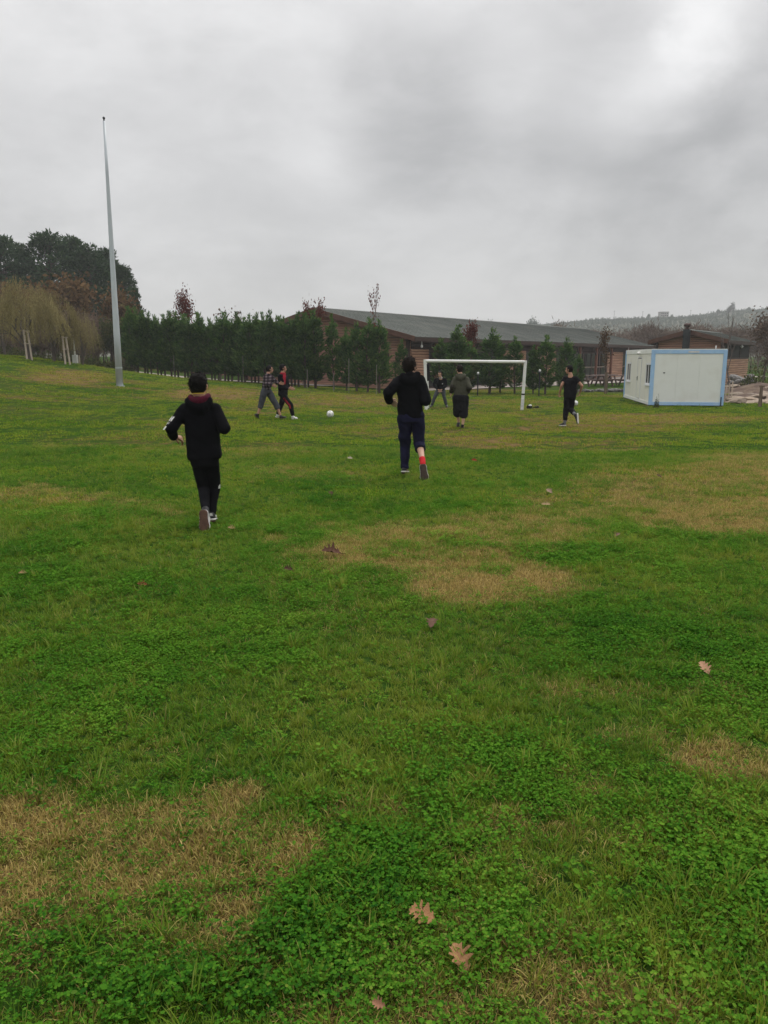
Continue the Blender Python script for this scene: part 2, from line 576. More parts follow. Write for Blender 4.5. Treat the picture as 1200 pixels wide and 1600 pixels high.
xs = axis([(-900, -120, 10), (-120, -40, 20), (-40, -14, 60), (-14, -6, 50), (-6, 6, 170), (6, 14, 50), (14, 45, 60), (45, 130, 20), (130, 900, 10)])
ys = axis([(-300, -20, 8), (-20, 0, 20), (0, 1, 8), (1, 9, 150), (9, 20, 90), (20, 66, 110), (66, 130, 20), (130, 1200, 14)])
gx, gy = np.meshgrid(xs, ys)
gzv = gz(gx, gy) + .012 * fbm(gx * 6, gy * 6, 31, 3) * (np.abs(gx) < 9) * (gy < 14)
gzv = gzv + np.clip((gy - 100) * .012, 0, 8) * (gx > -60)
nx, ny = len(xs), len(ys)
idx = np.arange(nx * ny).reshape(ny, nx)
gf = np.stack([idx[:-1, :-1], idx[:-1, 1:], idx[1:, 1:], idx[1:, :-1]], -1).reshape(-1, 4)
g_dry, g_lush = field_masks(gx.ravel(), gy.ravel())
ground_me = np_mesh("ground", np.stack([gx.ravel(), gy.ravel(), gzv.ravel()], 1), gf, True)
at = ground_me.attributes.new('dry', 'FLOAT', 'POINT'); at.data.foreach_set('value', g_dry.astype(np.float32))

m, nt, out = new_mat('turf_soil')
b = N(nt, 'ShaderNodeBsdfPrincipled')
b.inputs['Roughness'].default_value = .95
b.inputs['Specular IOR Level'].default_value = .0
at = N(nt, 'ShaderNodeAttribute', attribute_name='dry')
nz = tex_noise(nt, 9, 6, .65)
ad = N(nt, 'ShaderNodeMath', operation='MULTIPLY_ADD')
nt.links.new(nz, ad.inputs[0]); ad.inputs[1].default_value = .7
sub = N(nt, 'ShaderNodeMath', operation='SUBTRACT'); nt.links.new(at.outputs['Fac'], sub.inputs[0]); sub.inputs[1].default_value = .35
nt.links.new(sub.outputs[0], ad.inputs[2])
c = ramp(nt, ad.outputs[0], [(.05, (.026, .058, .009)), (.35, (.045, .062, .014)), (.6, (.105, .075, .030)), (.95, (.16, .105, .048))])
nt.links.new(c, b.inputs['Base Color'])
bp = N(nt, 'ShaderNodeBump'); bp.inputs['Strength'].default_value = .7; bp.inputs['Distance'].default_value = .03
nt.links.new(tex_noise(nt, 22, 5, .7), bp.inputs['Height']); nt.links.new(bp.outputs[0], b.inputs['Normal'])
nt.links.new(b.outputs[0], out.inputs['Surface'])
M['turf_soil'] = m
ground = link("ground", ground_me, None, M['turf_soil'])
tag(ground, 'uneven grass field with worn straw coloured patches and a bank on the left', 'field', kind='structure')

# ------------------------------------------------------------------ sward: clover, blades and straw scattered on the field
def mat_sward(name, greens, straw, trans=.35, gloss=.0):
    m, nt, out = new_mat(name)
    ge = N(nt, 'ShaderNodeNewGeometry')
    hue = N(nt, 'ShaderNodeAttribute', attribute_name='hue'); hue.attribute_type = 'INSTANCER'
    dry = N(nt, 'ShaderNodeAttribute', attribute_name='dryness'); dry.attribute_type = 'INSTANCER'
    ma = N(nt, 'ShaderNodeMath', operation='MULTIPLY_ADD')
    nt.links.new(ge.outputs['Random Per Island'], ma.inputs[0]); ma.inputs[1].default_value = .5
    nt.links.new(hue.outputs['Fac'], ma.inputs[2])
    n = len(greens)
    g = ramp(nt, ma.outputs[0], [(.12 + 1.1 * i / (n - 1) * .8, s) for i, s in enumerate(greens)])
    n = len(straw)
    s_ = ramp(nt, ge.outputs['Random Per Island'], [(.1 + .8 * i / (n - 1), s) for i, s in enumerate(straw)])
    # a leaf turns straw when its own chance lies under the dryness of the place
    r2 = N(nt, 'ShaderNodeMath', operation='MULTIPLY'); nt.links.new(ge.outputs['Random Per Island'], r2.inputs[0]); r2.inputs[1].default_value = 7.13
    fr = N(nt, 'ShaderNodeMath', operation='FRACT'); nt.links.new(r2.outputs[0], fr.inputs[0])
    df = N(nt, 'ShaderNodeMath', operation='SUBTRACT'); nt.links.new(dry.outputs['Fac'], df.inputs[0]); nt.links.new(fr.outputs[0], df.inputs[1])
    mr = N(nt, 'ShaderNodeMapRange'); nt.links.new(df.outputs[0], mr.inputs['Value'])
    mr.inputs['From Min'].default_value = -.25; mr.inputs['From Max'].default_value = .2
    mx = N(nt, 'ShaderNodeMix', data_type='RGBA')
    nt.links.new(mr.outputs[0], mx.inputs['Factor']); nt.links.new(g, mx.inputs['A']); nt.links.new(s_, mx.inputs['B'])
    col = mx.outputs['Result']
    d = N(nt, 'ShaderNodeBsdfDiffuse'); t = N(nt, 'ShaderNodeBsdfTranslucent')
    nt.links.new(col, d.inputs['Color']); nt.links.new(col, t.inputs['Color'])
    sh = N(nt, 'ShaderNodeMixShader'); sh.inputs[0].default_value = trans
    nt.links.new(d.outputs[0], sh.inputs[1]); nt.links.new(t.outputs[0], sh.inputs[2])
    o = sh.outputs[0]
    if gloss:
        gl = N(nt, 'ShaderNodeBsdfGlossy'); gl.inputs['Roughness'].default_value = .45
        s2 = N(nt, 'ShaderNodeMixShader'); s2.inputs[0].default_value = gloss
        nt.links.new(o, s2.inputs[1]); nt.links.new(gl.outputs[0], s2.inputs[2]); o = s2.outputs[0]
    nt.links.new(o, out.inputs['Surface'])
    return m

STRAW = [(.18, .125, .04), (.42, .31, .095), (.58, .45, .17), (.29, .21, .06)]
M['clover'] = mat_sward('clover', [(.016, .070, .010), (.046, .148, .013), (.088, .205, .018), (.165, .28, .032)], STRAW, .3)
M['blade'] = mat_sward('blade', [(.038, .110, .009), (.085, .190, .012), (.148, .250, .018), (.24, .28, .033)], STRAW, .35, .012)
M['lawn'] = mat_sward('lawn', [(.036, .115, .009), (.082, .192, .012), (.148, .252, .018), (.24, .28, .028)], [(.20, .155, .03), (.32, .25, .055), (.42, .33, .09), (.25, .20, .035)], .35)
SRC = bpy.data.collections.new("sward_pieces")   # never linked: only the sward uses it

def clover_tuft(seed):
    r = np.random.default_rng(seed)
    v, f = [], []
    for k in range(22):
        a, d = r.uniform(0, 6.283), .07 * math.sqrt(r.uniform(0, 1))
        h = r.uniform(.015, .058)
        c = Vector((math.cos(a) * d, math.sin(a) * d, h))
        base = Vector((c.x * .5, c.y * .5, 0))
        tilt = Matrix.Rotation(r.normal(0, .32), 3, 'X') @ Matrix.Rotation(r.normal(0, .32), 3, 'Y') @ Matrix.Rotation(r.uniform(0, 6.28), 3, 'Z')
        s = r.uniform(.0040, .0074)
        for j in range(3):
            rot = Matrix.Rotation(j * 2.094 + r.normal(0, .12), 3, 'Z')
            pts = [(0, 0, 0), (.55, -.62, .12), (1.15, -.52, .10), (1.28, 0, -.06), (1.15, .52, .10), (.55, .62, .12)]
            b = len(v)
            v += [c + tilt @ (rot @ (Vector(p) * s)) for p in pts]
            f += [(b, b + 1, b + 2), (b, b + 2, b + 3), (b, b + 3, b + 4), (b, b + 4, b + 5)]
        b = len(v)
        w = Vector((.0008, .0008, 0))
        v += [base - w, base + w, c]
        f.append((b, b + 1, b + 2))
    return np_mesh('clover_tuft', [tuple(p) for p in v], np.array(f), False)

def blade_tuft(seed, n=18, lmin=.03, lmax=.078, spread=.03, w=.0022, lie=.45, r0=.0):
    r = np.random.default_rng(seed)
    v, f = [], []
    for k in range(n):
        a, d = r.uniform(0, 6.283), spread * math.sqrt(r.uniform(0, 1))
        p = Vector((math.cos(a) * d, math.sin(a) * d, r.uniform(0, r0) if r0 else 0))
        az = a + r.normal(0, .9)
        el = 1.45 - abs(r.normal(0, lie))
        ln = r.uniform(lmin, lmax)
        bend = r.uniform(.2, .8)
        side = Vector((-math.sin(az), math.cos(az), 0))
        b = len(v)
        for i in range(4):
            t = i / 3
            ww = w * (1 - .25 * t) if i < 3 else 0
            if i < 3: v += [p - side * ww, p + side * ww]
            else: v += [p]
            e = max(-.35, el - bend * t * 1.5)
            p = p + Vector((math.cos(az) * math.cos(e), math.sin(az) * math.cos(e), math.sin(e))) * (ln / 3)
        f += [(b, b + 1, b + 3), (b, b + 3, b + 2), (b + 2, b + 3, b + 5), (b + 2, b + 5, b + 4), (b + 4, b + 5, b + 6)]
    return np_mesh('blade_tuft', [tuple(p) for p in v], np.array(f), False)

def broad_tuft(seed):
    """rosette of broad round weed leaves"""
    r = np.random.default_rng(seed)
    v, f = [], []
    for k in range(12):
        a, d, h = r.uniform(0, 6.283), r.uniform(.02, .085), r.uniform(.02, .075)
        c = Vector((math.cos(a) * d, math.sin(a) * d, h)); s = r.uniform(.007, .013)
        rot = Matrix.Rotation(a, 3, 'Z') @ Matrix.Rotation(r.normal(.15, .3), 3, 'Y')
        b = len(v)
        v += [c + rot @ (Vector((math.cos(t) * (1 + .1 * math.cos(4 * t)), math.sin(t), .18 * abs(math.sin(t)))) * s) for t in np.linspace(0, 6.283, 9)[:-1]]
        f += [(b, b + i, b + i + 1) for i in range(1, 7)]
    return np_mesh('weed_tuft', [tuple(p) for p in v], np.array(f), False)

def lawn_tuft(seed):
    r = np.random.default_rng(seed)
    v, f = [], []
    for k in range(46):
        a, d = r.uniform(0, 6.283), .22 * math.sqrt(r.uniform(0, 1))
        p = Vector((math.cos(a) * d, math.sin(a) * d, 0)); az = r.uniform(0, 6.283)
        ln = r.uniform(.02, .058); w = r.uniform(.004, .010)
        side = Vector((-math.sin(az), math.cos(az), 0)) * w
        lean = Vector((math.cos(az), math.sin(az), 0)) * ln * r.uniform(.3, 1.1)
        b = len(v)
        v += [p - side, p + side, p + lean * .5 + side * .6 + Vector((0, 0, ln * .62)), p + lean + Vector((0, 0, ln * .75)), p + lean * .5 - side * .6 + Vector((0, 0, ln * .62))]
        f += [(b, b + 1, b + 2), (b, b + 2, b + 4), (b + 4, b + 2, b + 3)]
    return np_mesh('lawn_tuft', [tuple(p) for p in v], np.array(f), False)

PIECES = {}
def piece(name, me, mat):
    me.materials.append(mat)
    o = bpy.data.objects.new(name, me)
    SRC.objects.link(o)
    PIECES.setdefault(name[2:].split('.')[0], []).append(len(PIECES.setdefault('_all', [])))
    PIECES['_all'].append(o.name)
for i in range(3): piece('a_clover', clover_tuft(100 + i), M['clover'])
for i in range(3): piece('b_blade', blade_tuft(200 + i), M['blade'])
for i in range(3): piece('c_straw', blade_tuft(300 + i, 26, .018, .055, .06, .0016, 1.6, .010), M['blade'])
for i in range(2): piece('d_weed', broad_tuft(400 + i), M['clover'])
for i in range(4): piece('e_lawn', lawn_tuft(500 + i), M['lawn'])
for i in range(2): piece('f_tall', blade_tuft(600 + i, 22, .07, .16, .035, .0024, .35), M['blade'])

def scatter(name, pts, rot, scl, idx, hue, dry):
    n = len(pts)
    me = bpy.data.meshes.new(name)
    me.vertices.add(n)
    me.vertices.foreach_set('co', np.asarray(pts, np.float32).ravel())
    for nm, ty, key, arr in (('rot', 'FLOAT_VECTOR', 'vector', rot), ('scl', 'FLOAT', 'value', scl), ('pick', 'INT', 'value', idx), ('hue', 'FLOAT', 'value', hue), ('dryness', 'FLOAT', 'value', dry)):
        a = me.attributes.new(nm, ty, 'POINT')
        a.data.foreach_set(key, np.asarray(arr, np.int32 if ty == 'INT' else np.float32).ravel())
    o = link(name, me)
    ng = bpy.data.node_groups.new(name + '_scatter', 'GeometryNodeTree')
    ng.interface.new_socket('Geometry', in_out='INPUT', socket_type='NodeSocketGeometry')
    ng.interface.new_socket('Geometry', in_out='OUTPUT', socket_type='NodeSocketGeometry')
    gi, go = ng.nodes.new('NodeGroupInput'), ng.nodes.new('NodeGroupOutput')
    iop = ng.nodes.new('GeometryNodeInstanceOnPoints')
    ci = ng.nodes.new('GeometryNodeCollectionInfo')
    ci.inputs['Collection'].default_value = SRC
    ci.inputs['Separate Children'].default_value = True
    ci.inputs['Reset Children'].default_value = True
    def na(nm, ty):
        q = ng.nodes.new('GeometryNodeInputNamedAttribute'); q.data_type = ty; q.inputs['Name'].default_value = nm
        return q.outputs['Attribute']
    ng.links.new(gi.outputs[0], iop.inputs['Points'])
    ng.links.new(ci.outputs[0], iop.inputs['Instance'])
    iop.inputs['Pick Instance'].default_value = True
    ng.links.new(na('pick', 'INT'), iop.inputs['Instance Index'])
    ng.links.new(na('rot', 'FLOAT_VECTOR'), iop.inputs['Rotation'])
    ng.links.new(na('scl', 'FLOAT'), iop.inputs['Scale'])
    ng.links.new(iop.outputs[0], go.inputs[0])
    md = o.modifiers.new('scatter', 'NODES')
    md.node_group = ng
    return o

def field_points(dens, y0, y1, margin=1.6):
    """random points on the part of the field in front of the camera"""
    w1 = .56 * y1 + margin
    n = int(dens * (y1 - y0) * 2 * w1)
    y = rng.uniform(y0, y1, n); x = rng.uniform(-w1, w1, n)
    k = np.abs(x) < .56 * y + margin
    return x[k], y[k]

def pick(key, n):
    return rng.choice(PIECES[key], n)

def sow(name, groups, label):
    P_, R_, S_, I_, H_, D_ = [], [], [], [], [], []
    for x, y, key, keep, scl, hue, dry, tilt in groups:
        k = rng.uniform(0, 1, len(x)) < keep
        x, y = x[k], y[k]
        n = len(x)
        scl, hue, dry = [np.broadcast_to(q, k.shape)[k] for q in (scl, hue, dry)]
        z = gz(x, y) + .012 * fbm(x * 6, y * 6, 31, 3) * (np.abs(x) < 9) * (y < 14)
        P_.append(np.stack([x, y, z - .003], 1))
        R_.append(np.stack([rng.normal(0, tilt, n), rng.normal(0, tilt, n), rng.uniform(0, 6.283, n)], 1))
        S_.append(scl * rng.uniform(.75, 1.3, n)); I_.append(pick(key, n)); H_.append(hue + rng.normal(0, .06, n)); D_.append(dry)
    o = scatter(name, np.concatenate(P_), np.concatenate(R_), np.concatenate(S_), np.concatenate(I_), np.concatenate(H_), np.concatenate(D_))
    tag(o, label, 'grass', kind='stuff')
    return o, sum(len(p) for p in P_)

def sow_band(y0, y1, dens, size):
    gs = []
    thin = lambda y: 1 - .65 * sstep(7, 15, y)
    def pts(dm):
        x, y = field_points(dens * dm, y0, y1)
        d, l = field_masks(x, y)
        hue = .42 + .30 * fbm(x * .9, y * .9, 41, 3) + .18 * fbm(x * 4, y * 4, 42, 2)
        pat = fbm(x * 1.5 + 9, y * 1.5, 43, 3)      # where clover or grass rules
        return x, y, d, l, hue, pat
    x, y, d, l, hue, pat = pts(1.0)
    hgt = size * (.85 + .38 * l + .28 * np.clip(fbm(x * 2.4, y * 2.4, 44, 3), -.6, 1))
    gs.append((x, y, 'clover', np.clip((1 - 1.1 * d) * (.36 + 1.25 * pat + .62 * l), .08, 1) * thin(y), hgt, hue - .06 - .10 * l, d * .25 - .22, .14))
    x, y, d, l, hue, pat = pts(1.25)
    gs.append((x, y, 'blade', np.clip((1 - .35 * d) * (1.0 - .45 * pat), .3, 1), size * (.6 + .45 * l), hue + .02, d * .8 - .06, .15))
    x, y, d, l, hue, pat = pts(1.9)
    gs.append((x, y, 'straw', np.clip(d * 1.3 - .10, .02, 1), size * .85, hue, .5 + .7 * d, .12))
    x, y, d, l, hue, pat = pts(.10)
    gs.append((x, y, 'tall', np.clip(.25 + .6 * l - .5 * d - .3 * pat, 0, 1), size * .75, hue + .05, d * .5, .12))
    x, y, d, l, hue, pat = pts(.06)
    gs.append((x, y, 'weed', np.clip(.15 + .7 * l - .2 * d, 0, 1), size * .75, hue - .1, -.2, .15))
    return gs

tot = 0
o, n = sow("grass", sow_band(1.15, 4.2, 1080, .82), 'dense clover and short grass in the foreground with straw showing through'); tot += n
o, n = sow("grass", sow_band(4.2, 8.5, 640, .88), 'clover and grass in the middle of the field'); tot += n
o, n = sow("grass", sow_band(8.5, 15, 270, .92), 'short grass further up the field'); tot += n
def sow_lawn(y0, y1, dens, scl):
    x, y = field_points(dens, y0, y1, 3)
    k = ~((x > 13) & (y > 46)) & (y < 60 + 0 * x)
    x, y = x[k], y[k]
    d, l = field_masks(x, y)
    hue = .46 + .34 * fbm(x * .45, y * .45, 51, 3) + .22 * fbm(x * 2.2, y * 2.2, 52, 3)
    clump = fbm(x * 1.3, y * 1.3, 53, 4)
    hue = hue - .35 * sstep(.25, .6, fbm(x * 1.9, y * .9, 54, 3))
    kx = (rng.uniform(0, 1, len(x)) < .05) & (y > 10)
    dark = (x[kx], y[kx], 'tall', 1.0, .55, .05, -.2, .15)
    return [dark, (x, y, 'lawn', np.clip(.8 + .4 * clump - .2 * d, .2, 1), scl * (.75 + .6 * np.clip(clump, -.5, 1)), hue, d * .8 - .05, .1)]
o, n = sow("grass", sow_lawn(8, 16, 26, .8) + sow_lawn(16, 28, 26, 1.0) + sow_lawn(28, 50, 15, 1.2), 'mown grass of the pitch out to the hedge and up the bank'); tot += n
print('sward instances', tot)

# ------------------------------------------------------------------ fallen oak leaves, one by one
m, nt, out = new_mat('oak_leaf')
b = N(nt, 'ShaderNodeBsdfPrincipled'); b.inputs['Roughness'].default_value = .85; b.inputs['Specular IOR Level'].default_value = .06
oi = N(nt, 'ShaderNodeObjectInfo')
mixc = N(nt, 'ShaderNodeMix', data_type='RGBA', blend_type='MULTIPLY'); mixc.inputs['Factor'].default_value = 1
nt.links.new(oi.outputs['Color'], mixc.inputs['A'])
c = ramp(nt, tex_noise(nt, 30, 4, .6), [(.3, (.65, .6, .55)), (.7, (1.2, 1.15, 1.1))])
nt.links.new(c, mixc.inputs['B']); nt.links.new(mixc.outputs['Result'], b.inputs['Base Color'])
nt.links.new(b.outputs[0], out.inputs['Surface'])
M['oak_leaf'] = m

def oak_leaf_mesh(seed, curl):
    r = np.random.default_rng(seed)
    prof = [(0, .015), (.08, .07), (.13, .20), (.19, .24), (.24, .15), (.30, .19), (.37, .37), (.43, .38), (.47, .20), (.53, .20), (.60, .37), (.66, .33), (.70, .17), (.78, .17), (.84, .22), (.89, .15), (.95, .08), (1.0, .01)]
    prof = [(t, w * (1 + r.normal(0, .1))) for t, w in prof]
    v, f = [], []
    for t, w in prof:
        tw = t + (.07 if w > .18 else 0)
        for s in (-1, -.5, 0, .5, 1):
            z = curl * ((abs(s) * w * 2) ** 1.6) * .9 + .10 * math.sin(t * 3.1) * curl + (.0 if s else -.012) + r.normal(0, .008)
            v.append((s * w, (tw if abs(s) == 1 else t) - .5, z))
    n = len(prof)
    for i in range(n - 1):
        for j in range(4):
            a = i * 5 + j
            f.append((a, a + 1, a + 6, a + 5))
    me = np_mesh('leaf', np.array(v), np.array(f), True)
    return me

LEAVES = [  # px, py, length in pixels, rotation, curl, colour, label
    (660, 1447, 46, 1.1, .35, (.33, .185, .095), 'tan lobed oak leaf lying upper of the two in the near grass'),
    (718, 1518, 50, .35, .8, (.31, .18, .095), 'folded tan oak leaf nearest the camera, lower of the two'),
    (675, 984, 26, 2.9, .7, (.13, .08, .06), 'greyish brown curled leaf in dark clover mid picture'),
    (1100, 1056, 24, .2, .35, (.37, .23, .15), 'pale pinkish leaf alone in the green at the right'),
    (592, 1590, 24, 1.2, .6, (.26, .14, .09), 'brown leaf half cut by the bottom edge of the picture'),
    (518, 871, 32, 1.5, .8, (.10, .055, .04), 'dark brown leaf at the edge of the straw patch'),
    (858, 773, 13, .6, .5, (.27, .20, .15), 'small pale leaf on green grass right of the running youth'),
    (853, 794, 15, 1.4, .4, (.28, .21, .12), 'flat tan leaf lying on straw below the small pale leaf'),
    (223, 922, 17, 1.5, .5, (.15, .035, .025), 'dark red leaf in the green at the left'),
    (451, 898, 16, 1.4, .6, (.07, .045, .03), 'dark withered leaf left of the straw patch'),
    (964, 843, 13, 2.2, .5, (.15, .10, .075), 'grey brown leaf on mid green grass at the right'),
    (362, 832, 13, 1.4, .4, (.26, .19, .10), 'straw coloured leaf beside the foot of the nearest boy'),
    (517, 777, 12, .4, .6, (.08, .045, .035), 'tiny dark leaf between the two running boys'),
    (36, 904, 14, 1.5, .4, (.25, .18, .09), 'pale tan leaf at the left border of the picture'),
    (741, 723, 9, 1.2, .5, (.22, .03, .02), 'tiny reddish leaf up the field right of the running youth'),
    (547, 720, 9, 1.5, .4, (.34, .31, .25), 'tiny whitish leaf up the field left of the running youth'),
    (1029, 749, 10, .7, .5, (.09, .055, .04), 'dark brown leaf on the tan band at the right')]
for i, (px, py, ln, rz, curl, c, lab) in enumerate(LEAVES):
    h = hit(px, py)
    o = link('oak_leaf', oak_leaf_mesh(70 + i, curl * .6), None, M['oak_leaf'])
    mb = MB().tube([(0, -.72, .02), (0, -.5, 0), (0, .3, -.008)], [.014, .012, .004], 5)
    st = mb.build('stalk', M['oak_leaf'], o); st.color = (*[q * .7 for q in c], 1)
    curl_ = curl
    L_ = ln * h.y / F_PX * (1.15 if py > 1000 else 1.0)
    o.scale = (L_,) * 3
    o.location = h + Vector((0, 0, .038 if py > 1200 else .045))
    # lies on sloping blades, tipped a little towards the camera
    o.rotation_euler = (Matrix.Rotation(R(26) + .12 * math.sin(i * 2.3), 3, 'X') @ Matrix.Rotation(.15 * math.sin(i * 1.7), 3, 'Y') @ Matrix.Rotation(rz, 3, 'Z')).to_euler()
    o.color = (*c, 1)
    tag(o, lab, 'leaf', 'fallen leaves on the grass')

# ================================================================== LARGE STRUCTURE
ROT = math.atan2(.814, .581)

def draped(name, quad, nu, nv, lift, mat, label):
    """a paving sheet laid over the field"""
    q = [Vector((*p, 0)) for p in quad]
    v, f = [], []
    for j in range(nv + 1):
        for i in range(nu + 1):
            a, b_ = i / nu, j / nv
            p = (q[0] * (1 - a) + q[1] * a) * (1 - b_) + (q[3] * (1 - a) + q[2] * a) * b_
            v.append((p.x, p.y, G(p.x, p.y) + lift))
    for j in range(nv):
        for i in range(nu):
            a = j * (nu + 1) + i
            f.append((a, a + 1, a + nu + 2, a + nu + 1))
    o = link(name, np_mesh(name, v, np.array(f), True), None, mat)
    return tag(o, label, kind='structure')

U, V = Vector((.581, .814, 0)), Vector((-.814, .581, 0))
C0 = Vector((1.95, 50, -.5))
def facade(s, t):
    p = C0 + U * s + V * t
    return (p.x, p.y)
draped("path", [facade(-1.5, -1.0), facade(52, -12), facade(52, 1.3), facade(-1.5, 1.3)], 60, 14, .05, M['paving'], 'pale paved yard along the long wooden building')
draped("path", [(-34, 60), (-4, 51.5), (-3.2, 54), (-33.5, 63)], 50, 5, .05, M['paving'], 'pale path seen between the trunks of the cypress hedge')

def siding(name, x0, x1, z0, z1, thick, mat, parent, axis='x', at=0.0, course=.17, seed=0, poly=None):
    """courses of half round boards, each proud of the joint below; along local x at y = at, or along local y at x = at"""
    r = random.Random(seed)
    mb = MB()
    n = max(1, int(round((z1 - z0) / course)))
    h = (z1 - z0) / n
    for i in range(n):
        za, zb = z0 + i * h + .008, z0 + (i + 1) * h - .008
        xa, xb = x0, x1
        if poly:
            xa, xb = poly((za + zb) / 2)
            if xb - xa < .1: continue
        d = thick * (1 + r.uniform(-.15, .15))
        prof = [(0, za), (-d * .8, za + h * .12), (-d, (za + zb) / 2), (-d * .8, zb - h * .12), (0, zb)]
        if axis == 'x':
            mb.prism([(xa, at + a, b_) for a, b_ in prof], (xb - xa, 0, 0))
        else:
            mb.prism([(at + a, xa, b_) for a, b_ in prof], (0, xb - xa, 0))
    o = mb.build(name, mat, parent)
    o['kind'] = 'stuff'
    return o

def gable_building(name, loc, length, width, eave, apex, over, label, cat, mat_g):
    """root at the near eave corner; local x runs along the eave, local y into the gable"""
    root = empty(name, loc, ROT)
    tag(root, label, cat)
    hw = width / 2
    slope = (apex - eave) / hw
    th = .14
    # roof: two slabs meeting at the ridge
    for s in (0, 1):
        y0, y1 = (0, hw) if s == 0 else (width, hw)
        mb = MB().prism([(0, y0, eave), (0, y1, apex), (0, y1, apex + th), (0, y0, eave + th)], (length, 0, 0))
        o = mb.build('roof', M['roof'], root)
        # tile ribs down the slope and lap lines across it
        rb = MB()
        sgn = 1 if s == 0 else -1
        k = .12
        while k < length - .05:
            rb.prism([(k, y0 + sgn * .02, eave + th), (k + .07, y0 + sgn * .02, eave + th), (k + .07, y1 - sgn * .05, apex + th - .05 * slope), (k, y1 - sgn * .05, apex + th - .05 * slope)], (0, 0, .032))
            k += .62
        q = rb.build('roof_rib', M['roof'], o); q['kind'] = 'stuff'
        lp = MB()
        for i in range(1, int(hw / .55)):
            y = y0 + sgn * i * .55
            z = eave + th + i * .55 * slope
            lp.prism([(0, y, z - .01), (0, y + sgn * .06, z + .06 * slope - .01), (0, y + sgn * .06, z + .06 * slope + .008), (0, y, z + .008)], (length, 0, 0))
        q = lp.build('roof_lap', M['roof'], o); q['kind'] = 'stuff'
        # eave board
        mb = MB().box(-.02, length + .02, y0 - .035 if s == 0 else y0 + .003, y0 - .003 if s == 0 else y0 + .035, eave - .16, eave + .10)
        mb.build('eave_board', M['dark_wood'], root)
    MB().prism([(-.05, hw - .16, apex + th - .02), (-.05, hw + .16, apex + th - .02), (-.05, hw + .05, apex + th + .07), (-.05, hw - .05, apex + th + .07)], (length + .1, 0, 0)).build('ridge_cap', M['roof'], root)
    # rake boards on both gables
    for x0 in (-.06, length + .01):
        for y0, y1 in ((0, hw), (width, hw)):
            MB().prism([(x0, y0, eave - .16), (x0, y1 + (.0), apex - .16), (x0, y1, apex + th + .03), (x0, y0, eave + th + .03)], (.05, 0, 0)).build('rake_board', M['dark_wood'] if x0 > 0 else M['rake_wood'], root)
    # rafters' ends under the eave: dark beam
    MB().box(.2, length - .2, over - .25, over - .03, eave - .34 + over * slope, eave - .02 + over * slope * .8).build('eave_beam', M['dark_wood'], root)
    # inner walls (solid core behind the boards)
    base = 0.0
    core = MB().prism([(over + .02, over + .12, base), (over + .02, width - over, base), (over + .02, width - over, eave + over * slope - .05), (over + .02, hw, apex - .04), (over + .02, over + .12, eave + over * slope - .05)], (length - 2 * over - .04, 0, 0))
    core.build('wall', M['interior'], root)
    # gable boards
    ze = eave + over * slope
    siding('gable_siding', over, width - over, base, ze - .1, .05, mat_g, root, 'y', over, .17, 3)
    siding('gable_siding', over, width - over, ze - .1, apex - .1, .05, mat_g, root, 'y', over, .17, 4,
           poly=lambda z: (hw - (apex - .02 - z) / slope, hw + (apex - .02 - z) / slope))
    return root, slope

BEH, BAH = 3.24, 5.26        # eave and ridge above the yard
hall, hs = gable_building("log_hall", C0, 50, 16.8, BEH, BAH, .9, 'long low brown wooden hall with a grey roof behind the cypress trees', 'building', M['gable_wood'])
# facade bays
for a, b_ in ((.9, 3.0), (13.5, 18.0), (20.3, 24.2), (37.3, 42.0)):
    siding('log_siding', a, b_, 0, 2.62, .07, M['log_wood'], hall, 'x', .9, .17, int(a * 10))
siding('upper_siding', .9, 49.1, 2.63, 3.30, .05, M['dark_wood'], hall, 'x', .88, .17, 9)
for a, b_ in ((3.0, 13.5), (18.0, 20.3), (24.2, 37.3), (42.0, 49.0)):
    n = max(1, int(round((b_ - a) / 2.1)))
    w = (b_ - a) / n
    for i in range(n):
        x0, x1 = a + i * w + .003, a + (i + 1) * w - .003
        fr = MB()
        fr.box(x0, x0 + .12, .86, .98, 0, 2.6).box(x1 - .12, x1, .86, .98, 0, 2.6).box(x0 + .12, x1 - .12, .87, .97, 2.44, 2.6).box(x0 + .12, x1 - .12, .87, .97, 0, .14).box(x0 + .12, x1 - .12, .88, .96, 1.02, 1.10)
        f = fr.build('window', M['dark_wood'], hall)
        MB().box(x0 + .12, x1 - .12, .915, .93, .14, 1.02).build('pane', M['glass'], f)
        MB().box(x0 + .12, x1 - .12, .915, .93, 1.10, 2.44).build('pane', M['glass'], f)
        MB().box(x0 + .1, x1 - .1, .80, .855, 1.12, 1.17).build('rail', M['stake_wood'], f)
for x in (3.2, 8.2, 12.8, 18.9, 24.4, 28.5, 32.8, 37.0, 42.3, 46.5):
    MB().box(x - .10, x + .10, .26, .46, 0, 3.1).build('post', M['red_wood'], hall)
    for s in (-1, 1):
        MB().prism([(x + s * .10, .31, 2.25), (x + s * .10, .31, 2.42), (x + s * .72, .31, 3.02), (x + s * .84, .31, 3.02)], (0, .1, 0)).build('brace', M['dark_wood'], hall)
MB().box(.3, 49.7, .22, .50, 3.02, 3.20).build('beam', M['dark_wood'], hall)
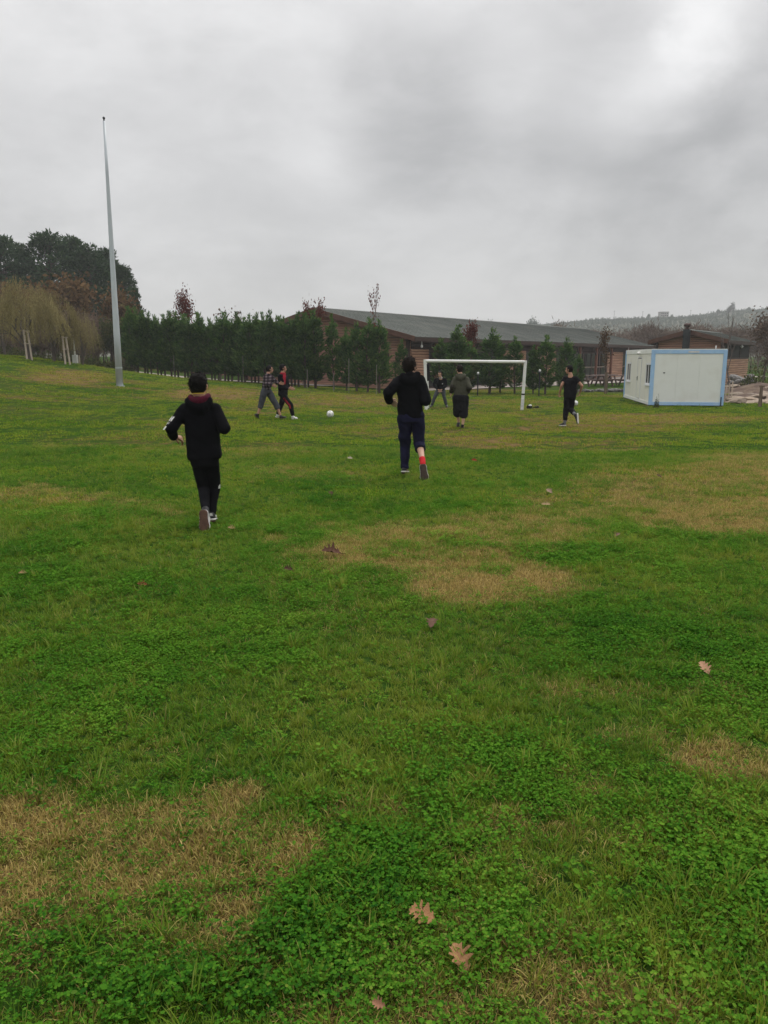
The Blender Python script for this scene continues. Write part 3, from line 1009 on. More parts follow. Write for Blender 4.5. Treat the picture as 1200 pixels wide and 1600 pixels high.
# posts of the open gable end, window high in the gable
for y in (1.0, 5.2, 11.6, 15.8):
    MB().box(.62, .80, y - .09, y + .09, 0, BEH + y * hs if y < 8.4 else BEH + (16.8 - y) * hs).build('post', M['dark_wood'], hall)
fr = MB().box(.80, .86, 2.6, 3.6, 1.15, 2.35)
f = fr.build('window', M['dark_wood'], hall); MB().box(.78, .797, 2.7, 3.5, 1.25, 2.25).build('pane', M['glass'], f)
for x in (1.0, 41.5, 25.0):
    mb = MB().ball((x, .12, 2.78), (.08, .08, .10)); mb.box(x - .02, x + .02, .10, .14, 2.86, 3.09)
    mb.build('lamp', M['white_paint'], hall)

C2 = Vector((25.5, 58.5, -.5))
cabin, cs = gable_building("wooden_cabin", C2, 10.5, 5.9, 3.22, 3.98, .5, 'smaller brown gabled cabin with a black flue behind the white container', 'building', M['gable_wood'])
siding('log_siding', .5, 10.0, 0, 1.95, .06, M['log_wood'], cabin, 'x', .5, .17, 77)
fr = MB().box(.5, 10, .44, .52, 1.955, 2.06).box(.5, 10, .44, .52, 2.98, 3.08)
for x in (.5, 3.4, 6.4, 9.9): fr.box(x, x + .1, .43, .50, 2.06, 2.98)
f = fr.build('window', M['dark_wood'], cabin)
for x in (.6, 3.5, 6.5): MB().box(x, x + (2.78 if x < 3 else 2.88 if x < 6 else 3.38), .46, .48, 2.06, 2.98).build('pane', M['dark_opening'], f)
for y in (.55, 5.35): MB().box(.36, .50, y - .08, y + .08, 0, 3.3).build('post', M['dark_wood'], cabin)
MB().box(.36, .58, .36, .50, 0, 3.1).build('post', M['dark_wood'], cabin)
fl = MB().box(-.52, -.08, 2.76, 3.2, 0, 4.15).build('flue', M['dark_metal'], cabin, bevel=.02)
MB().tube([(-.3, 2.98, 4.15), (-.3, 2.98, 4.38)], .13, 12).ball((-.3, 2.98, 4.47), (.27, .27, .16), 12).build('flue_cap', M['rust_metal'], fl)
mb = MB().ball((5.2, .12, 2.92), .11); mb.box(5.17, 5.23, .09, .15, 3.0, 3.12); mb.build('lamp', M['white_paint'], cabin)

# a low shed whose roof edge shows over the hedge
sh = empty("garden_shed", (-14.2, 66.5, .1), 0)
tag(sh, 'low brown shed with a flat roof edge just showing over the hedge', 'shed')
MB().box(-3.4, 3.4, 0, 4, 0, 3.45).build('wall', M['gable_wood'], sh)
MB().prism([(-3.8, -.5, 3.46), (-3.8, 4.4, 3.75), (-3.8, 4.4, 3.87), (-3.8, -.5, 3.60)], (7.6, 0, 0)).build('roof', M['roof'], sh)
MB().box(-.9, .1, -.05, -.004, 0, 2.05).build('door', M['dark_wood'], sh)
fr = MB().box(1.2, 2.3, -.05, -.004, 1.1, 2.0).build('window', M['dark_wood'], sh); MB().box(1.3, 2.2, -.062, -.053, 1.18, 1.92).build('pane', M['glass'], fr)

# ------------------------------------------------------------------ white container hut
M['panel'] = mat_plain('panel', (.78, .79, .75), .45, .035, 1.2, .05, 12, spec=.35, col2=(.73, .73, .68))
M['panel_cream'] = mat_plain('panel_cream', (.79, .78, .70), .45, .04, 1.2, .05, 12, spec=.35)
M['blue_paint'] = mat_plain('blue_paint', (.34, .53, .78), .45, .08, 3, .05, 30, col2=(.42, .58, .76))
M['pvc'] = mat_plain('pvc', (.78, .79, .8), .35, .03, 3)
hut = empty("container_hut", (11.55, 34.0, G(12.5, 36) - .005), math.atan2(-.141, .99))
tag(hut, 'white prefabricated container hut with light blue steel frame on the grass', 'hut')
HW, HD, HH = 3.1, 7.0, 2.42
pw = .15
for x in (0, HW - pw):
    for y in (0, HD - pw):
        MB().box(x, x + pw, y, y + pw, .06, HH - .001).build('corner_post', M['blue_paint'], hut, bevel=.012)
MB().box(pw + .002, HW - pw - .002, .012, .13, HH - .17, HH - .004).build('top_rail', M['blue_paint'], hut, bevel=.008)
MB().box(pw + .002, HW - pw - .002, HD - .13, HD - .012, HH - .17, HH - .004).build('top_rail', M['blue_paint'], hut)
MB().box(pw + .002, HW - pw - .002, .012, .13, .05, .19).build('bottom_rail', M['blue_paint'], hut, bevel=.008)
MB().box(pw + .002, HW - pw - .002, HD - .13, HD - .012, .05, .19).build('bottom_rail', M['blue_paint'], hut)
for x0, x1 in ((.012, .13), (HW - .13, HW - .012)):
    MB().box(x0, x1, pw + .002, HD - pw - .002, HH - .17, HH - .004).build('top_rail', M['blue_paint'] if x0 > 1 else M['panel'], hut, bevel=.008)
    MB().box(x0, x1, pw + .002, HD - pw - .002, .05, .19).build('bottom_rail', M['panel'] if x0 < 1 else M['blue_paint'], hut, bevel=.008)
# front and back panels
w = (HW - 2 * pw) / 3
for yy in (.035, HD - .085):
    for i in range(3):
        MB().box(pw + i * w + .002, pw + (i + 1) * w - .002, yy + (.0, .0006, .0012)[i], yy + .05, .192, HH - .172).build('wall_panel', M['panel'], hut)
# side panels: on the door side with openings, on the other side plain
w = (HD - 2 * pw) / 6
for i in range(6):
    MB().box(HW - .085, HW - .035, pw + i * w + .003, pw + (i + 1) * w - .003, .192, HH - .172).build('wall_panel', M['panel_cream'], hut)
def side_panel(y0, y1, z0, z1):
    MB().box(.035, .085, y0 + .02, y1 - .02, z0, z1).build('wall_panel', M['panel_cream'], hut)
zt, zb = HH - .172, .192
for wy in (.22, 5.35):
    side_panel(wy - .07, wy + 1.07, zb, .90); side_panel(wy - .07, wy + 1.07, 1.86, zt)
side_panel(1.29, 2.45, zb, zt); side_panel(3.47, 5.28, zb, zt); side_panel(6.42, HD - pw, zb, zt)
side_panel(2.45, 3.47, 2.12, zt)
for wy in (.22, 5.35):
    fr = MB().box(.015, .075, wy - .06, wy + .02, .905, 1.855).box(.015, .075, wy + .98, wy + 1.06, .905, 1.855).box(.015, .075, wy + .02, wy + .98, .905, .985).box(.015, .075, wy + .02, wy + .98, 1.775, 1.855).box(.020, .070, wy + .46, wy + .54, .985, 1.775)
    f = fr.build('window', M['pvc'], hut)
    MB().box(.04, .05, wy + .02, wy + .46, .985, 1.775).build('pane', M['glass'], f)
    MB().box(.04, .05, wy + .54, wy + .98, .985, 1.775).build('pane', M['glass'], f)
    MB().box(-.03, .014, wy - .08, wy + 1.08, .87, .90).build('sill', M['pvc'], f)
dr = MB().box(.022, .07, 2.55, 3.37, zb + .03, 2.03).build('door', M['panel_cream'], hut, bevel=.006)
fr = MB().box(.018, .08, 2.455, 2.51, zb, 2.115).box(.018, .08, 3.41, 3.465, zb, 2.115).box(.018, .08, 2.51, 3.41, 2.075, 2.115)
fr.build('door_frame', M['pvc'], hut)
MB().box(-.002, .020, 3.27, 3.31, 1.02, 1.22).tube([(.02, 3.29, 1.14), (-.03, 3.29, 1.14), (-.03, 3.17, 1.14)], .011, 6).build('handle', M['dark_metal'], dr)
MB().ball((-.06, 2.9, 2.28), (.09, .12, .08), 10).box(-.02, .013, 2.82, 2.98, 2.22, 2.34).build('lamp', M['white_paint'], hut)
MB().box(.02, HW - .02, .02, HD - .02, HH - .002, HH + .035).build('roof', M['white_paint'], hut)
MB().box(.1, HW - .1, .1, HD - .1, .06, .16).build('floor', M['dark_metal'], hut)
for x in (.08, 1.55, 3.02):
    for y in (.2, 3.5, 6.8):
        MB().box(x - .1, x + .1, y - .1, y + .1, -.12, .058).build('foot', M['stone'], hut)
MB().box(.52, .60, .020, .034, 1.42, 1.46).build('name_plate', M['dark_metal'], hut)
MB().tube([(2.98, -.02, -.05), (2.98, -.02, .42)], .022, 8).build('earth_rod', M['dark_metal'], hut)
MB().box(1.5, 1.95, .006, .0115, HH - .13, HH - .05).build('plate', M['pale_metal'], hut)
MB().tube([(2.62, .07, HH + .03), (2.62, .07, HH + .12)], .02, 6).ball((2.62, .07, HH + .14), .03, 8).build('vent', M['pvc'], hut)

# ------------------------------------------------------------------ flagpole
gb = P(187, 600, 34.0); gb.z = G(gb.x, gb.y)
tp = P(162.5, 189, 34.0)
fp = empty("flagpole", gb)
tag(fp, 'tall tapering grey steel flagpole standing at the foot of the bank', 'pole')
d = tp - gb
mb = MB().tube([d * t for t in (0, .2, .4, .6, .8, 1)], [.150, .132, .11, .088, .066, .045], 20)
mb.build('shaft', M['galvanised'], fp, smooth=True)
for t in (.075, .205, .42):
    r = .152 - .108 * t
    MB().tube([d * t - Vector((0, 0, .018)), d * t + Vector((0, 0, .018))], r + .006, 20).build('joint_ring', M['galvanised'], fp)
MB().tube([d, d + Vector((0, 0, .07))], [.03, .03], 8).ball(d + Vector((0, 0, .11)), .055, 10).build('finial', M['dark_metal'], fp, smooth=True)
MB().tube([Vector((0, 0, -.05)), Vector((0, 0, .03))], .22, 20).build('base_plate', M['galvanised'], fp)

# ------------------------------------------------------------------ football goal
GY = 31.6
lt, rt = P(664, 564, GY), P(821, 565.5, GY)
lb, rb_ = P(666, 640, GY), P(815.5, 641, GY)
lb.z, rb_.z = G(lb.x, lb.y) - .03, G(rb_.x, rb_.y) - .03
go_ = Vector(((lb.x + rb_.x) / 2, GY, G((lb.x + rb_.x) / 2, GY)))
goal = empty("football_goal", go_)
tag(goal, 'white tubular football goal without a net, its right post leaning', 'goal')
GR = .062
q = lambda p: p - go_
MB().tube([q(lb), q(lt) + Vector((0, 0, GR))], GR, 14).build('post', M['white_paint'], goal, smooth=False)
pr = MB().tube([q(rb_), q(rt) + Vector((0, 0, GR))], GR, 14).build('post', M['white_paint'], goal)
MB().tube([q(lt) + Vector((GR * .6, 0, 0)), q(rt) - Vector((GR * .6, 0, 0))], GR * .98, 14).build('crossbar', M['white_paint'], goal)
dv = (rt - rb_)
for t, h_ in ((.34, .03), (.10, .06), (.19, .10)):
    c = q(rb_) + dv * t
    MB().tube([c - dv.normalized() * h_, c + dv.normalized() * h_], GR + .004, 12).build('worn_band' if t < .3 else 'tape', M['black_cloth'] if t > .3 else M['pale_metal'], pr)
bk = P(669.5, 603, GY + 1.3) - go_
bt = P(668, 570, GY + 1.3) - go_
bb = Vector((bk.x, bk.y, G(bk.x + go_.x, GY + 1.3) - go_.z - .03))
MB().tube([bb, bt], .035, 10).build('rear_post', M['white_paint'], goal)
MB().tube([q(lt) + Vector((0, .05, -.02)), bt], .03, 10).build('side_bar', M['white_paint'], goal)
mb = MB()
nt_ = P(667, 575, GY + .9) - go_
mb.tube([nt_ + Vector((.02, 0, .32)), nt_ + Vector((.0, .02, .1)), nt_ + Vector((.02, 0, -.2)), nt_ + Vector((.045, .02, -.42)), nt_ + Vector((.05, 0, -.52))], [.05, .10, .11, .10, .05], 9)
mb.build('rolled_net', M['black_cloth'], goal, smooth=True)
# things dropped beside the right post
h = hit(827, 638.5)
bag = empty("sports_bag", h)
tag(bag, 'small black bag with a white towel on it beside the right goal post', 'bag')
MB().ball((0, 0, .065), (.125, .09, .075), 12, 8).build('body', M['black_cloth'], bag, smooth=True)
MB().ball((.03, -.02, .135), (.075, .06, .035), 10, 6).build('towel', M['white_paint'], bag, smooth=True)
MB().tube([(-.09, 0, .11), (-.05, .02, .17), (.02, .02, .18), (.08, .0, .12)], .010, 6).build('strap', M['black_cloth'], bag)
h = hit(838, 637.5)
jk = MB().ball((0, 0, .03), (.11, .06, .045), 10, 6).ball((.06, 0, .05), (.055, .05, .04), 8, 6).tube([(-.1, 0, .03), (-.17, .02, .015), (-.22, -.01, .012)], [.03, .025, .018], 7)
o = jk.build("jacket", M['black_cloth'], None, smooth=True); o.location = h
tag(o, 'black garment lying crumpled just right of the small black bag', 'jacket')

# ------------------------------------------------------------------ two footballs
M['ball_white'] = mat_plain('ball_white', (.80, .79, .76), .45, .05, 8, .1, 60)
M['ball_grey'] = mat_plain('ball_grey', (.50, .50, .49), .5, .1, 8)
def football(px, py, r, label):
    h = hit(px, py)
    bm = bmesh.new()
    bmesh.ops.create_icosphere(bm, subdivisions=5, radius=r)
    ico = bmesh.new(); bmesh.ops.create_icosphere(ico, subdivisions=1, radius=1)
    dirs = [v.co.normalized() for v in ico.verts]; ico.free()
    rot = Matrix.Rotation(.5, 3, 'X') @ Matrix.Rotation(.8, 3, 'Z')
    dirs = [rot @ d_ for d_ in dirs]
    hexd = []
    for f in bm.faces:
        n = f.calc_center_median().normalized()
        f.smooth = True
        if max(n.dot(d_) for d_ in dirs) > math.cos(R(21)): f.material_index = 1
    me = bpy.data.meshes.new("football"); bm.to_mesh(me); bm.free()
    # seams: verts near panel borders are pressed in
    for v in me.vertices:
        n = v.co.normalized(); dd = sorted((n.dot(d_) for d_ in dirs), reverse=True)
        if abs(math.degrees(math.acos(min(1, dd[0]))) - 21) < 1.2 or (dd[0] - dd[1] < .02 and dd[0] < math.cos(R(21))): v.co *= .975
    o = link("football", me, None, [M['ball_white'], M['ball_grey']], h + Vector((0, 0, r + .01)))
    tag(o, label, 'ball', 'footballs')
football(516, 653, .112, 'white football on the grass in front of the two boys running side by side')
football(899, 634.5, .115, 'white football behind the knees of the running man in black')

# ------------------------------------------------------------------ garden lamps
def garden_lamp(px, py, Y, label):
    g = P(px, py, Y)
    gzz = G(g.x, Y)
    o = empty("garden_lamp", (g.x, Y, gzz))
    tag(o, label, 'lamp', 'garden lamps among the cypresses')
    h_ = g.z - gzz
    MB().tube([(0, 0, -.05), (0, 0, h_ - .11)], .035, 8).build('pole', M['dark_metal'], o)
    MB().tube([(0, 0, h_ - .09), (0, 0, h_ - .075)], [.13, .11], 12).build('collar', M['dark_metal'], o)
    MB().ball((0, 0, h_), .065, 12, 8).build('globe', M['white_paint'], o, smooth=True)
garden_lamp(843.5, 579, 42.6, 'garden lamp with white globe between the cypresses right of the goal')
garden_lamp(747, 583, 43.2, 'garden lamp with white globe seen through the goal mouth')

# ------------------------------------------------------------------ picnic tables
def picnic_table(px, py, Y, rz, label, L_=1.9):
    g = P(px, py, Y)
    o = empty("picnic_table", (g.x, Y, G(g.x, Y) + .05), rz)
    tag(o, label, 'picnic table', 'picnic tables in the yard')
    for i in range(5):
        MB().box(-L_ / 2, L_ / 2, -.37 + i * .15, -.37 + i * .15 + .14, .72, .76).build('top_plank', M['table_wood'], o)
    for s in (-1, 1):
        MB().box(-L_ / 2, L_ / 2, s * .72 - .13, s * .72 + .13, .43, .47).build('bench', M['table_wood'], o)
        x = s * (L_ / 2 - .3)
        mb = MB()
        for q_ in (-1, 1):
            mb.prism([(x - .04, q_ * .25, .715), (x - .04, q_ * .36, .715), (x - .04, q_ * .80, 0), (x - .04, q_ * .68, 0)], (.08, 0, 0))
        mb.box(x - .09, x - .042, -.84, .84, .33, .43)
        mb.build('trestle', M['table_wood'], o)
picnic_table(925, 608, 56.5, .30, 'left dark picnic table partly behind the man in black', 2.0)
picnic_table(943, 608, 59.0, .25, 'middle dark picnic table in front of the dark glazing')
picnic_table(962, 608, 57.0, .22, 'right dark picnic table beside the container corner')

# ------------------------------------------------------------------ tree stakes, poles, fences
def stake_frame(px, pyb, pyt, Y, dxpx, label, name="tree_stake"):
    a = P(px, pyb, Y); gza = G(a.x, Y)
    o = empty(name, (a.x, Y, gza))
    tag(o, label, 'tree stake', 'tree stakes')
    top = P(px, pyt, Y).z - gza
    dx = (P(px + dxpx, pyb, Y).x - a.x)
    MB().tube([(0, 0, -.1), (-.05, 0, top)], .055, 8).build('stake', M['stake_wood'], o)
    MB().tube([(dx, .1, -.1), (dx - .12, .1, top * .97)], .05, 8).build('stake', M['stake_wood'], o)
    for t in (.55, .97):
        MB().box(-.1, dx + .02, -.02, .05, top * t - .045, top * t).build('crosspiece', M['stake_wood'], o)
    return o
stake_frame(42, 557, 515, 42.5, 6.5, 'leftmost pair of pale stakes under the big willow on the bank')
stake_frame(102, 565, 525, 43.5, 6, 'pair of pale stakes under the smaller willow, left of the white box')
a = P(117, 560, 45.5); g0 = G(a.x, a.y)
o = empty("utility_box", (a.x, a.y, g0)); tag(o, 'white utility cabinet with a white pole rising from it below the willows', 'cabinet')
MB().box(-.12, .14, -.1, .12, 0, .52).build('cabinet', M['white_paint'], o, bevel=.01)
MB().tube([(-.02, .16, 0), (-.1, .16, P(114, 516, 45.5).z - g0)], .05, 8).build('pole', M['white_paint'], o)
MB().box(.2, .27, 0, .06, 0, .5).build('side_post', M['stake_wood'], o)
# right: stake with sapling, picket fence
for px, pyb, pyt, Y, lab in ((1186, 636, 602, 33.6, 'thick weathered stake at the right border before the rubble'), (945.5, 612.5, 582, 45.5, 'weathered stake of the brown leaved young tree by the picnic tables')):
    a = P(px, pyb, Y); g0 = G(a.x, Y)
    o = empty("tree_stake", (a.x, Y, g0)); tag(o, lab, 'tree stake', 'tree stakes')
    t_ = P(px, pyt, Y).z - g0
    MB().tube([(0, 0, -.1), (.02, 0, t_)], .055, 8).build('stake', M['old_wood'], o)
    MB().tube([(.13, .08, -.1), (.10, .08, t_ * .99)], .03, 8).build('stake', M['old_wood'], o)
    MB().box(-.07, .17, .0, .05, t_ * .93, t_ * .99).build('crosspiece', M['old_wood'], o)
a = P(1133, 622, 38.5); g0 = G(a.x, a.y)
o = empty("picket_fence", (a.x, a.y, g0)); tag(o, 'short weathered picket fence behind the right edge of the container', 'fence')
for i in range(5):
    MB().box(-.3 + i * .15, -.258 + i * .15, 0, .03, -.05, .86 + .10 * math.sin(i * 2.1)).build('picket', M['stake_wood'], o)
for z in (.25, .62): MB().box(-.34, .40, .032, .06, z, z + .04).build('rail', M['old_wood'], o)
# thin white canes tied to hedge trees
for px, pyt, pyb, Y, lab in ((272, 555, 582, 50.2, 'thin pale cane in the left third of the hedge row'), (380, 556, 590, 47.6, 'thin pale cane in the hedge left of the two boys running side by side'), (480, 577, 604, 44.6, 'thin pale cane at the foot of the last hedge cypress, right of the tracksuit'),
                             (521, 582, 610, 43.7, 'thin pale cane at the foot of the narrow cypress before the gable'), (545, 560, 612, 43.3, 'left thin pale cane of the cypress clump before the hall corner'), (588, 570, 612, 43.1, 'right thin pale cane of the cypress clump before the hall corner')):
    a = P(px, pyb, Y); g0 = G(a.x, Y)
    o = MB().tube([(0, 0, -.1), (.02, 0, P(px, pyt, Y).z - g0)], .013, 6).build("cane", M['cane']); o.location = (a.x, Y, g0)
    tag(o, lab, 'cane', 'canes along the cypress hedge')

# ------------------------------------------------------------------ stones and soil at the right
def rock_mesh(seed, flat=.6):
    bm = bmesh.new(); bmesh.ops.create_icosphere(bm, subdivisions=2, radius=1)
    r = np.random.default_rng(seed)
    off = r.uniform(0, 50, 3)
    cuts = [(Vector(r.normal(0, 1, 3)).normalized(), r.uniform(.55, .9)) for _ in range(7)]
    for v in bm.verts:
        for n, d_ in cuts:
            k = v.co.dot(n)
            if k > d_: v.co -= n * (k - d_)
        v.co *= 1 + .12 * float(noise3(v.co.x * 2 + off[0], v.co.y * 2 + off[1], v.co.z * 2 + off[2]))
        v.co.z *= flat
    me = bpy.data.meshes.new('stone'); bm.to_mesh(me); bm.free()
    return me
def mound(px, py, Y, rx, ry, h_, mat, name, label, seed):
    a = P(px, py, Y); n = 28
    v, f = [], []
    for j in range(n + 1):
        for i in range(n + 1):
            x, y = (i / n * 2 - 1), (j / n * 2 - 1)
            r = math.hypot(x, y)
            z = h_ * float(1 - sstep(.15, 1, r)) * (1 + .5 * float(noise3(x * 3 + seed, y * 3, seed))) - .03 + .05 * float(noise3(x * 9, y * 9, seed + 3)) * (r < .95)
            v.append((x * rx, y * ry, z + G(a.x + x * rx, Y + y * ry)))
    for j in range(n):
        for i in range(n):
            k = j * (n + 1) + i; f.append((k, k + 1, k + n + 2, k + n + 1))
    o = link(name, np_mesh(name, v, np.array(f), True), None, mat, (a.x, Y, 0))
    tag(o, label, kind='structure')
mound(1185, 606, 47, 3.4, 4.5, .55, M['soil'], 'soil_mound', 'mound of bare brown soil right of the container', 2)
mound(1170, 616, 40.5, 2.6, 2.2, .28, M['soil'], 'soil_mound', 'low heap of disturbed soil before the rubble', 6)
mound(1200, 624, 37, 2.6, 1.6, .12, M['sandstone'], 'gravel_patch', 'patch of tan gravel at the right border', 9)
rocks = [rock_mesh(i, .7) for i in range(5)] + [rock_mesh(20 + i, .28) for i in range(4)]
for me in rocks[:5]: me.materials.append(M['stone'])
for me in rocks[5:]: me.materials.append(M['sandstone'])
rr = random.Random(4)
for i in range(17):      # grey boulders in the heap before the cabin
    px, Y = 1144 + i * 2.3 + rr.uniform(-3, 3), 50 + rr.uniform(-.8, .8)
    a = P(px, 595, Y)
    o = link("boulder", rocks[i % 5], None, None, (a.x, Y, G(a.x, Y) + .25 + rr.uniform(0, .6)))
    o.scale = (rr.uniform(.26, .4),) * 3; o.rotation_euler = (rr.uniform(-.5, .5), rr.uniform(-.5, .5), rr.uniform(0, 6))
    tag(o, 'grey boulder in the stone heap in front of the cabin wall', 'boulder', 'boulders heaped before the cabin')
for i in range(26):      # flat tan slabs scattered over the soil
    px, py = 1140 + rr.uniform(0, 75), rr.uniform(604, 630)
    Y = 2.1 * 1232 / (py - 558)
    a = P(px, py, Y)
    o = link("stone_slab", rocks[5 + i % 4], None, None, (a.x, Y, G(a.x, Y) + .06 + .22 * (py < 616)))
    o.scale = (rr.uniform(.28, .7),) * 3; o.rotation_euler = (rr.uniform(-.25, .25), rr.uniform(-.2, .2), rr.uniform(0, 6))
    tag(o, 'flat tan stone slab lying on the soil right of the container', 'stone slab', 'stone slabs strewn right of the container')
for i in range(14):      # kerb stones between grass and yard by the tables
    px = 905 + i * 5.2
    Y = 47.5 + .25 * i * .2
    a = P(px, 607, Y)
    o = link("edge_stone", rocks[i % 5], None, None, (a.x, Y, G(a.x, Y) + .08))
    o.scale = (rr.uniform(.12, .22),) * 3; o.rotation_euler = (0, 0, rr.uniform(0, 6))
    tag(o, ('first second third fourth fifth sixth seventh eighth ninth tenth eleventh twelfth thirteenth last'.split())[i] + ' edging stone from the left in front of the picnic tables', 'edging stone', 'edging stones of the yard')

# ================================================================== TREES
def leaf_quads(c, d, w, ln, wd):
    """diamond leaves: centre base c, direction d, width axis w (n,3), length, width -> verts, faces"""
    n = len(c)
    ln, wd = np.broadcast_to(ln, n)[:, None], np.broadcast_to(wd, n)[:, None]
    v = np.stack([c, c + d * ln * .45 + w * wd * .5, c + d * ln, c + d * ln * .45 - w * wd * .5], 1).reshape(-1, 3)
    f = np.arange(n * 4).reshape(n, 4)
    return v, f

def unit(a):
    return a / np.maximum(np.linalg.norm(a, axis=1, keepdims=True), 1e-6)

def rnd_dir(r, n, up=0.0):
    d = r.normal(0, 1, (n, 3)); d[:, 2] += up
    return unit(d)

def perp(r, d):
    return unit(np.cross(d, r.normal(0, 1, d.shape)))

M['cypress'] = mat_leaf('cypress', [(.024, .060, .020), (.050, .110, .030), (.090, .165, .038), (.155, .225, .058)], .28, .14, .5)
M['pine'] = mat_leaf('pine', [(.014, .032, .018), (.028, .058, .028), (.045, .085, .038), (.07, .11, .05)], .15, .15, .25)
M['rust_leaf'] = mat_leaf('rust_leaf', [(.065, .044, .022), (.13, .080, .040), (.185, .112, .055), (.16, .13, .055)], .25, .15, .3)
M['willow_leaf'] = mat_leaf('willow_leaf', [(.14, .12, .055), (.21, .18, .08), (.26, .215, .095), (.30, .26, .135)], .3, .1, .3)
M['red_leaf'] = mat_leaf('red_leaf', [(.06, .014, .014), (.11, .025, .02), (.16, .05, .035), (.08, .03, .02)], .25, .1, 1)
M['brown_leaf'] = mat_leaf('brown_leaf', [(.05, .03, .02), (.09, .055, .03), (.13, .085, .045)], .25, .15, .5)
M['twig'] = mat_leaf('twig', [(.10, .07, .055), (.15, .11, .085), (.20, .145, .11)], .1, .15, .1)
M['shrub'] = mat_leaf('shrub', [(.02, .035, .012), (.045, .06, .02), (.08, .085, .03), (.11, .10, .04)], .25, .15, .5)
M['far_tree'] = mat_leaf('far_tree', [(.062, .092, .070), (.085, .12, .085), (.11, .135, .09)], .15, .25, .05)  # greens lightened and greyed: part of the haze is put into the colour

def trunk_mesh(h_, r0, seed, limbs=6, lean=.03):
    rr = random.Random(seed)
    mb = MB()
    pts = [(rr.uniform(-lean, lean) * i, rr.uniform(-lean, lean) * i, h_ * i / 5 - (.1 if i == 0 else 0)) for i in range(6)]
    mb.tube(pts, [r0 * (1 - .8 * i / 5) for i in range(6)], 7)
    for i in range(limbs):
        z = h_ * rr.uniform(.2, .85); a = rr.uniform(0, 6.28); l_ = h_ * .16
        mb.tube([(0, 0, z), (math.cos(a) * l_ * .6, math.sin(a) * l_ * .6, z + l_ * .5), (math.cos(a) * l_, math.sin(a) * l_, z + l_)], [r0 * .35, r0 * .22, r0 * .08], 5)
    return mb

def cypress_meshes(seed, h_=4.0, rad=.62, n=3600, base=.45):
    """upright feathery conifer: sprays of foliage climbing outwards round the stem"""
    r = np.random.default_rng(seed)
    nb = 120
    tb = np.sort(r.uniform(0, 1, nb)) ** 1.05
    ab = r.uniform(0, 6.283, nb)
    prof = lambda t: rad * np.clip(np.minimum((t + .06) * 5.0, 1) * (1 - t) ** .5 + .03, 0, None)
    lenb = prof(tb) * r.uniform(.72, 1.18, nb)
    k = r.integers(0, nb, n)
    s = np.sqrt(r.uniform(0.03, 1, n))
    t = tb[k]
    rise = .55 + .35 * t
    R_ = lenb[k] * s
    x = np.cos(ab[k]) * R_ + r.normal(0, .05, n); y = np.sin(ab[k]) * R_ + r.normal(0, .05, n)
    z = base + t * (h_ - base) * .90 + R_ * rise + r.normal(0, .07, n)
    out = np.stack([np.cos(ab[k]), np.sin(ab[k]), np.full(n, .95)], 1)
    d = unit(out + r.normal(0, .42, (n, 3)))
    v, f = leaf_quads(np.stack([x, y, z], 1), d, perp(r, d), r.uniform(.12, .30, n), r.uniform(.035, .075, n))
    # leader shoots at the top
    m_ = 90
    zt = h_ * r.uniform(.86, 1.06, m_); d2 = unit(np.stack([r.normal(0, .4, m_), r.normal(0, .4, m_), np.full(m_, 1.)], 1))
    v2, f2 = leaf_quads(np.stack([r.normal(0, .05, m_), r.normal(0, .05, m_), zt], 1), d2, perp(r, d2), r.uniform(.12, .3, m_), .05)
    return np.concatenate([v, v2]), np.concatenate([f, f2 + len(v)])

cyp = []
for i in range(5):
    v, f = cypress_meshes(800 + i, 4.0, .55 + .06 * (i % 3), 3300)
    cm = np_mesh('crown', v, f); cm.materials.append(M['cypress'])
    tm = trunk_mesh(3.4, .06, 60 + i).mesh('trunk'); tm.materials.append(M['bark'])
    cyp.append((tm, cm))

def cypress(x, y, h_, wid, label, group, var):
    o = empty("cypress_tree", (x, y, G(x, y)))
    tag(o, label, 'cypress tree', group)
    for nm, me in zip(('trunk', 'crown'), cyp[var % 5]):
        c = link(nm, me, o)
    o.scale = (wid, wid, h_ / 4.0)
    o.rotation_euler = (rnd.uniform(-.03, .03), rnd.uniform(-.03, .03), rnd.uniform(0, 6.28))
    return o

rnd = random.Random(21)
ORD = ['first', 'second', 'third', 'fourth', 'fifth', 'sixth', 'seventh', 'eighth', 'ninth', 'tenth', 'eleventh', 'twelfth', 'thirteenth', 'fourteenth', 'fifteenth', 'sixteenth', 'seventeenth', 'eighteenth', 'nineteenth', 'twentieth', 'twenty-first', 'twenty-second', 'twenty-third', 'twenty-fourth', 'twenty-fifth', 'twenty-sixth', 'twenty-seventh']
NH = 27
for i in range(NH):
    t = i / (NH - 1)
    px = 204 + t * (476 - 204)
    Y = 53 - 7.2 * t + rnd.uniform(-.35, .35)
    x = (px - 600) / 1232 * Y
    h_ = (3.6 + .25 * t + (.35 if i < 2 else 0)) * rnd.uniform(.95, 1.06)
    lab, grp = ORD[i] + ' cypress of the dense hedge row counting from the flagpole', 'cypresses of the dense hedge row'
    if i == 0: lab = 'first cypress of the hedge row, beside the flagpole'
    if i == NH - 1: lab = 'last cypress at the right end of the dense hedge row'
    cypress(x, Y, h_, rnd.uniform(.98, 1.2), lab, grp, i)
    if i % 2 == 0:      # the row is two deep
        Y2 = Y + 1.5 + rnd.uniform(-.2, .3)
        cypress((px + 5 - 600) / 1232 * Y2, Y2, h_ * rnd.uniform(.96, 1.04), 1.1, 'cypress of the back line showing behind the ' + ORD[i] + ' one of the hedge row', grp, i + 2)

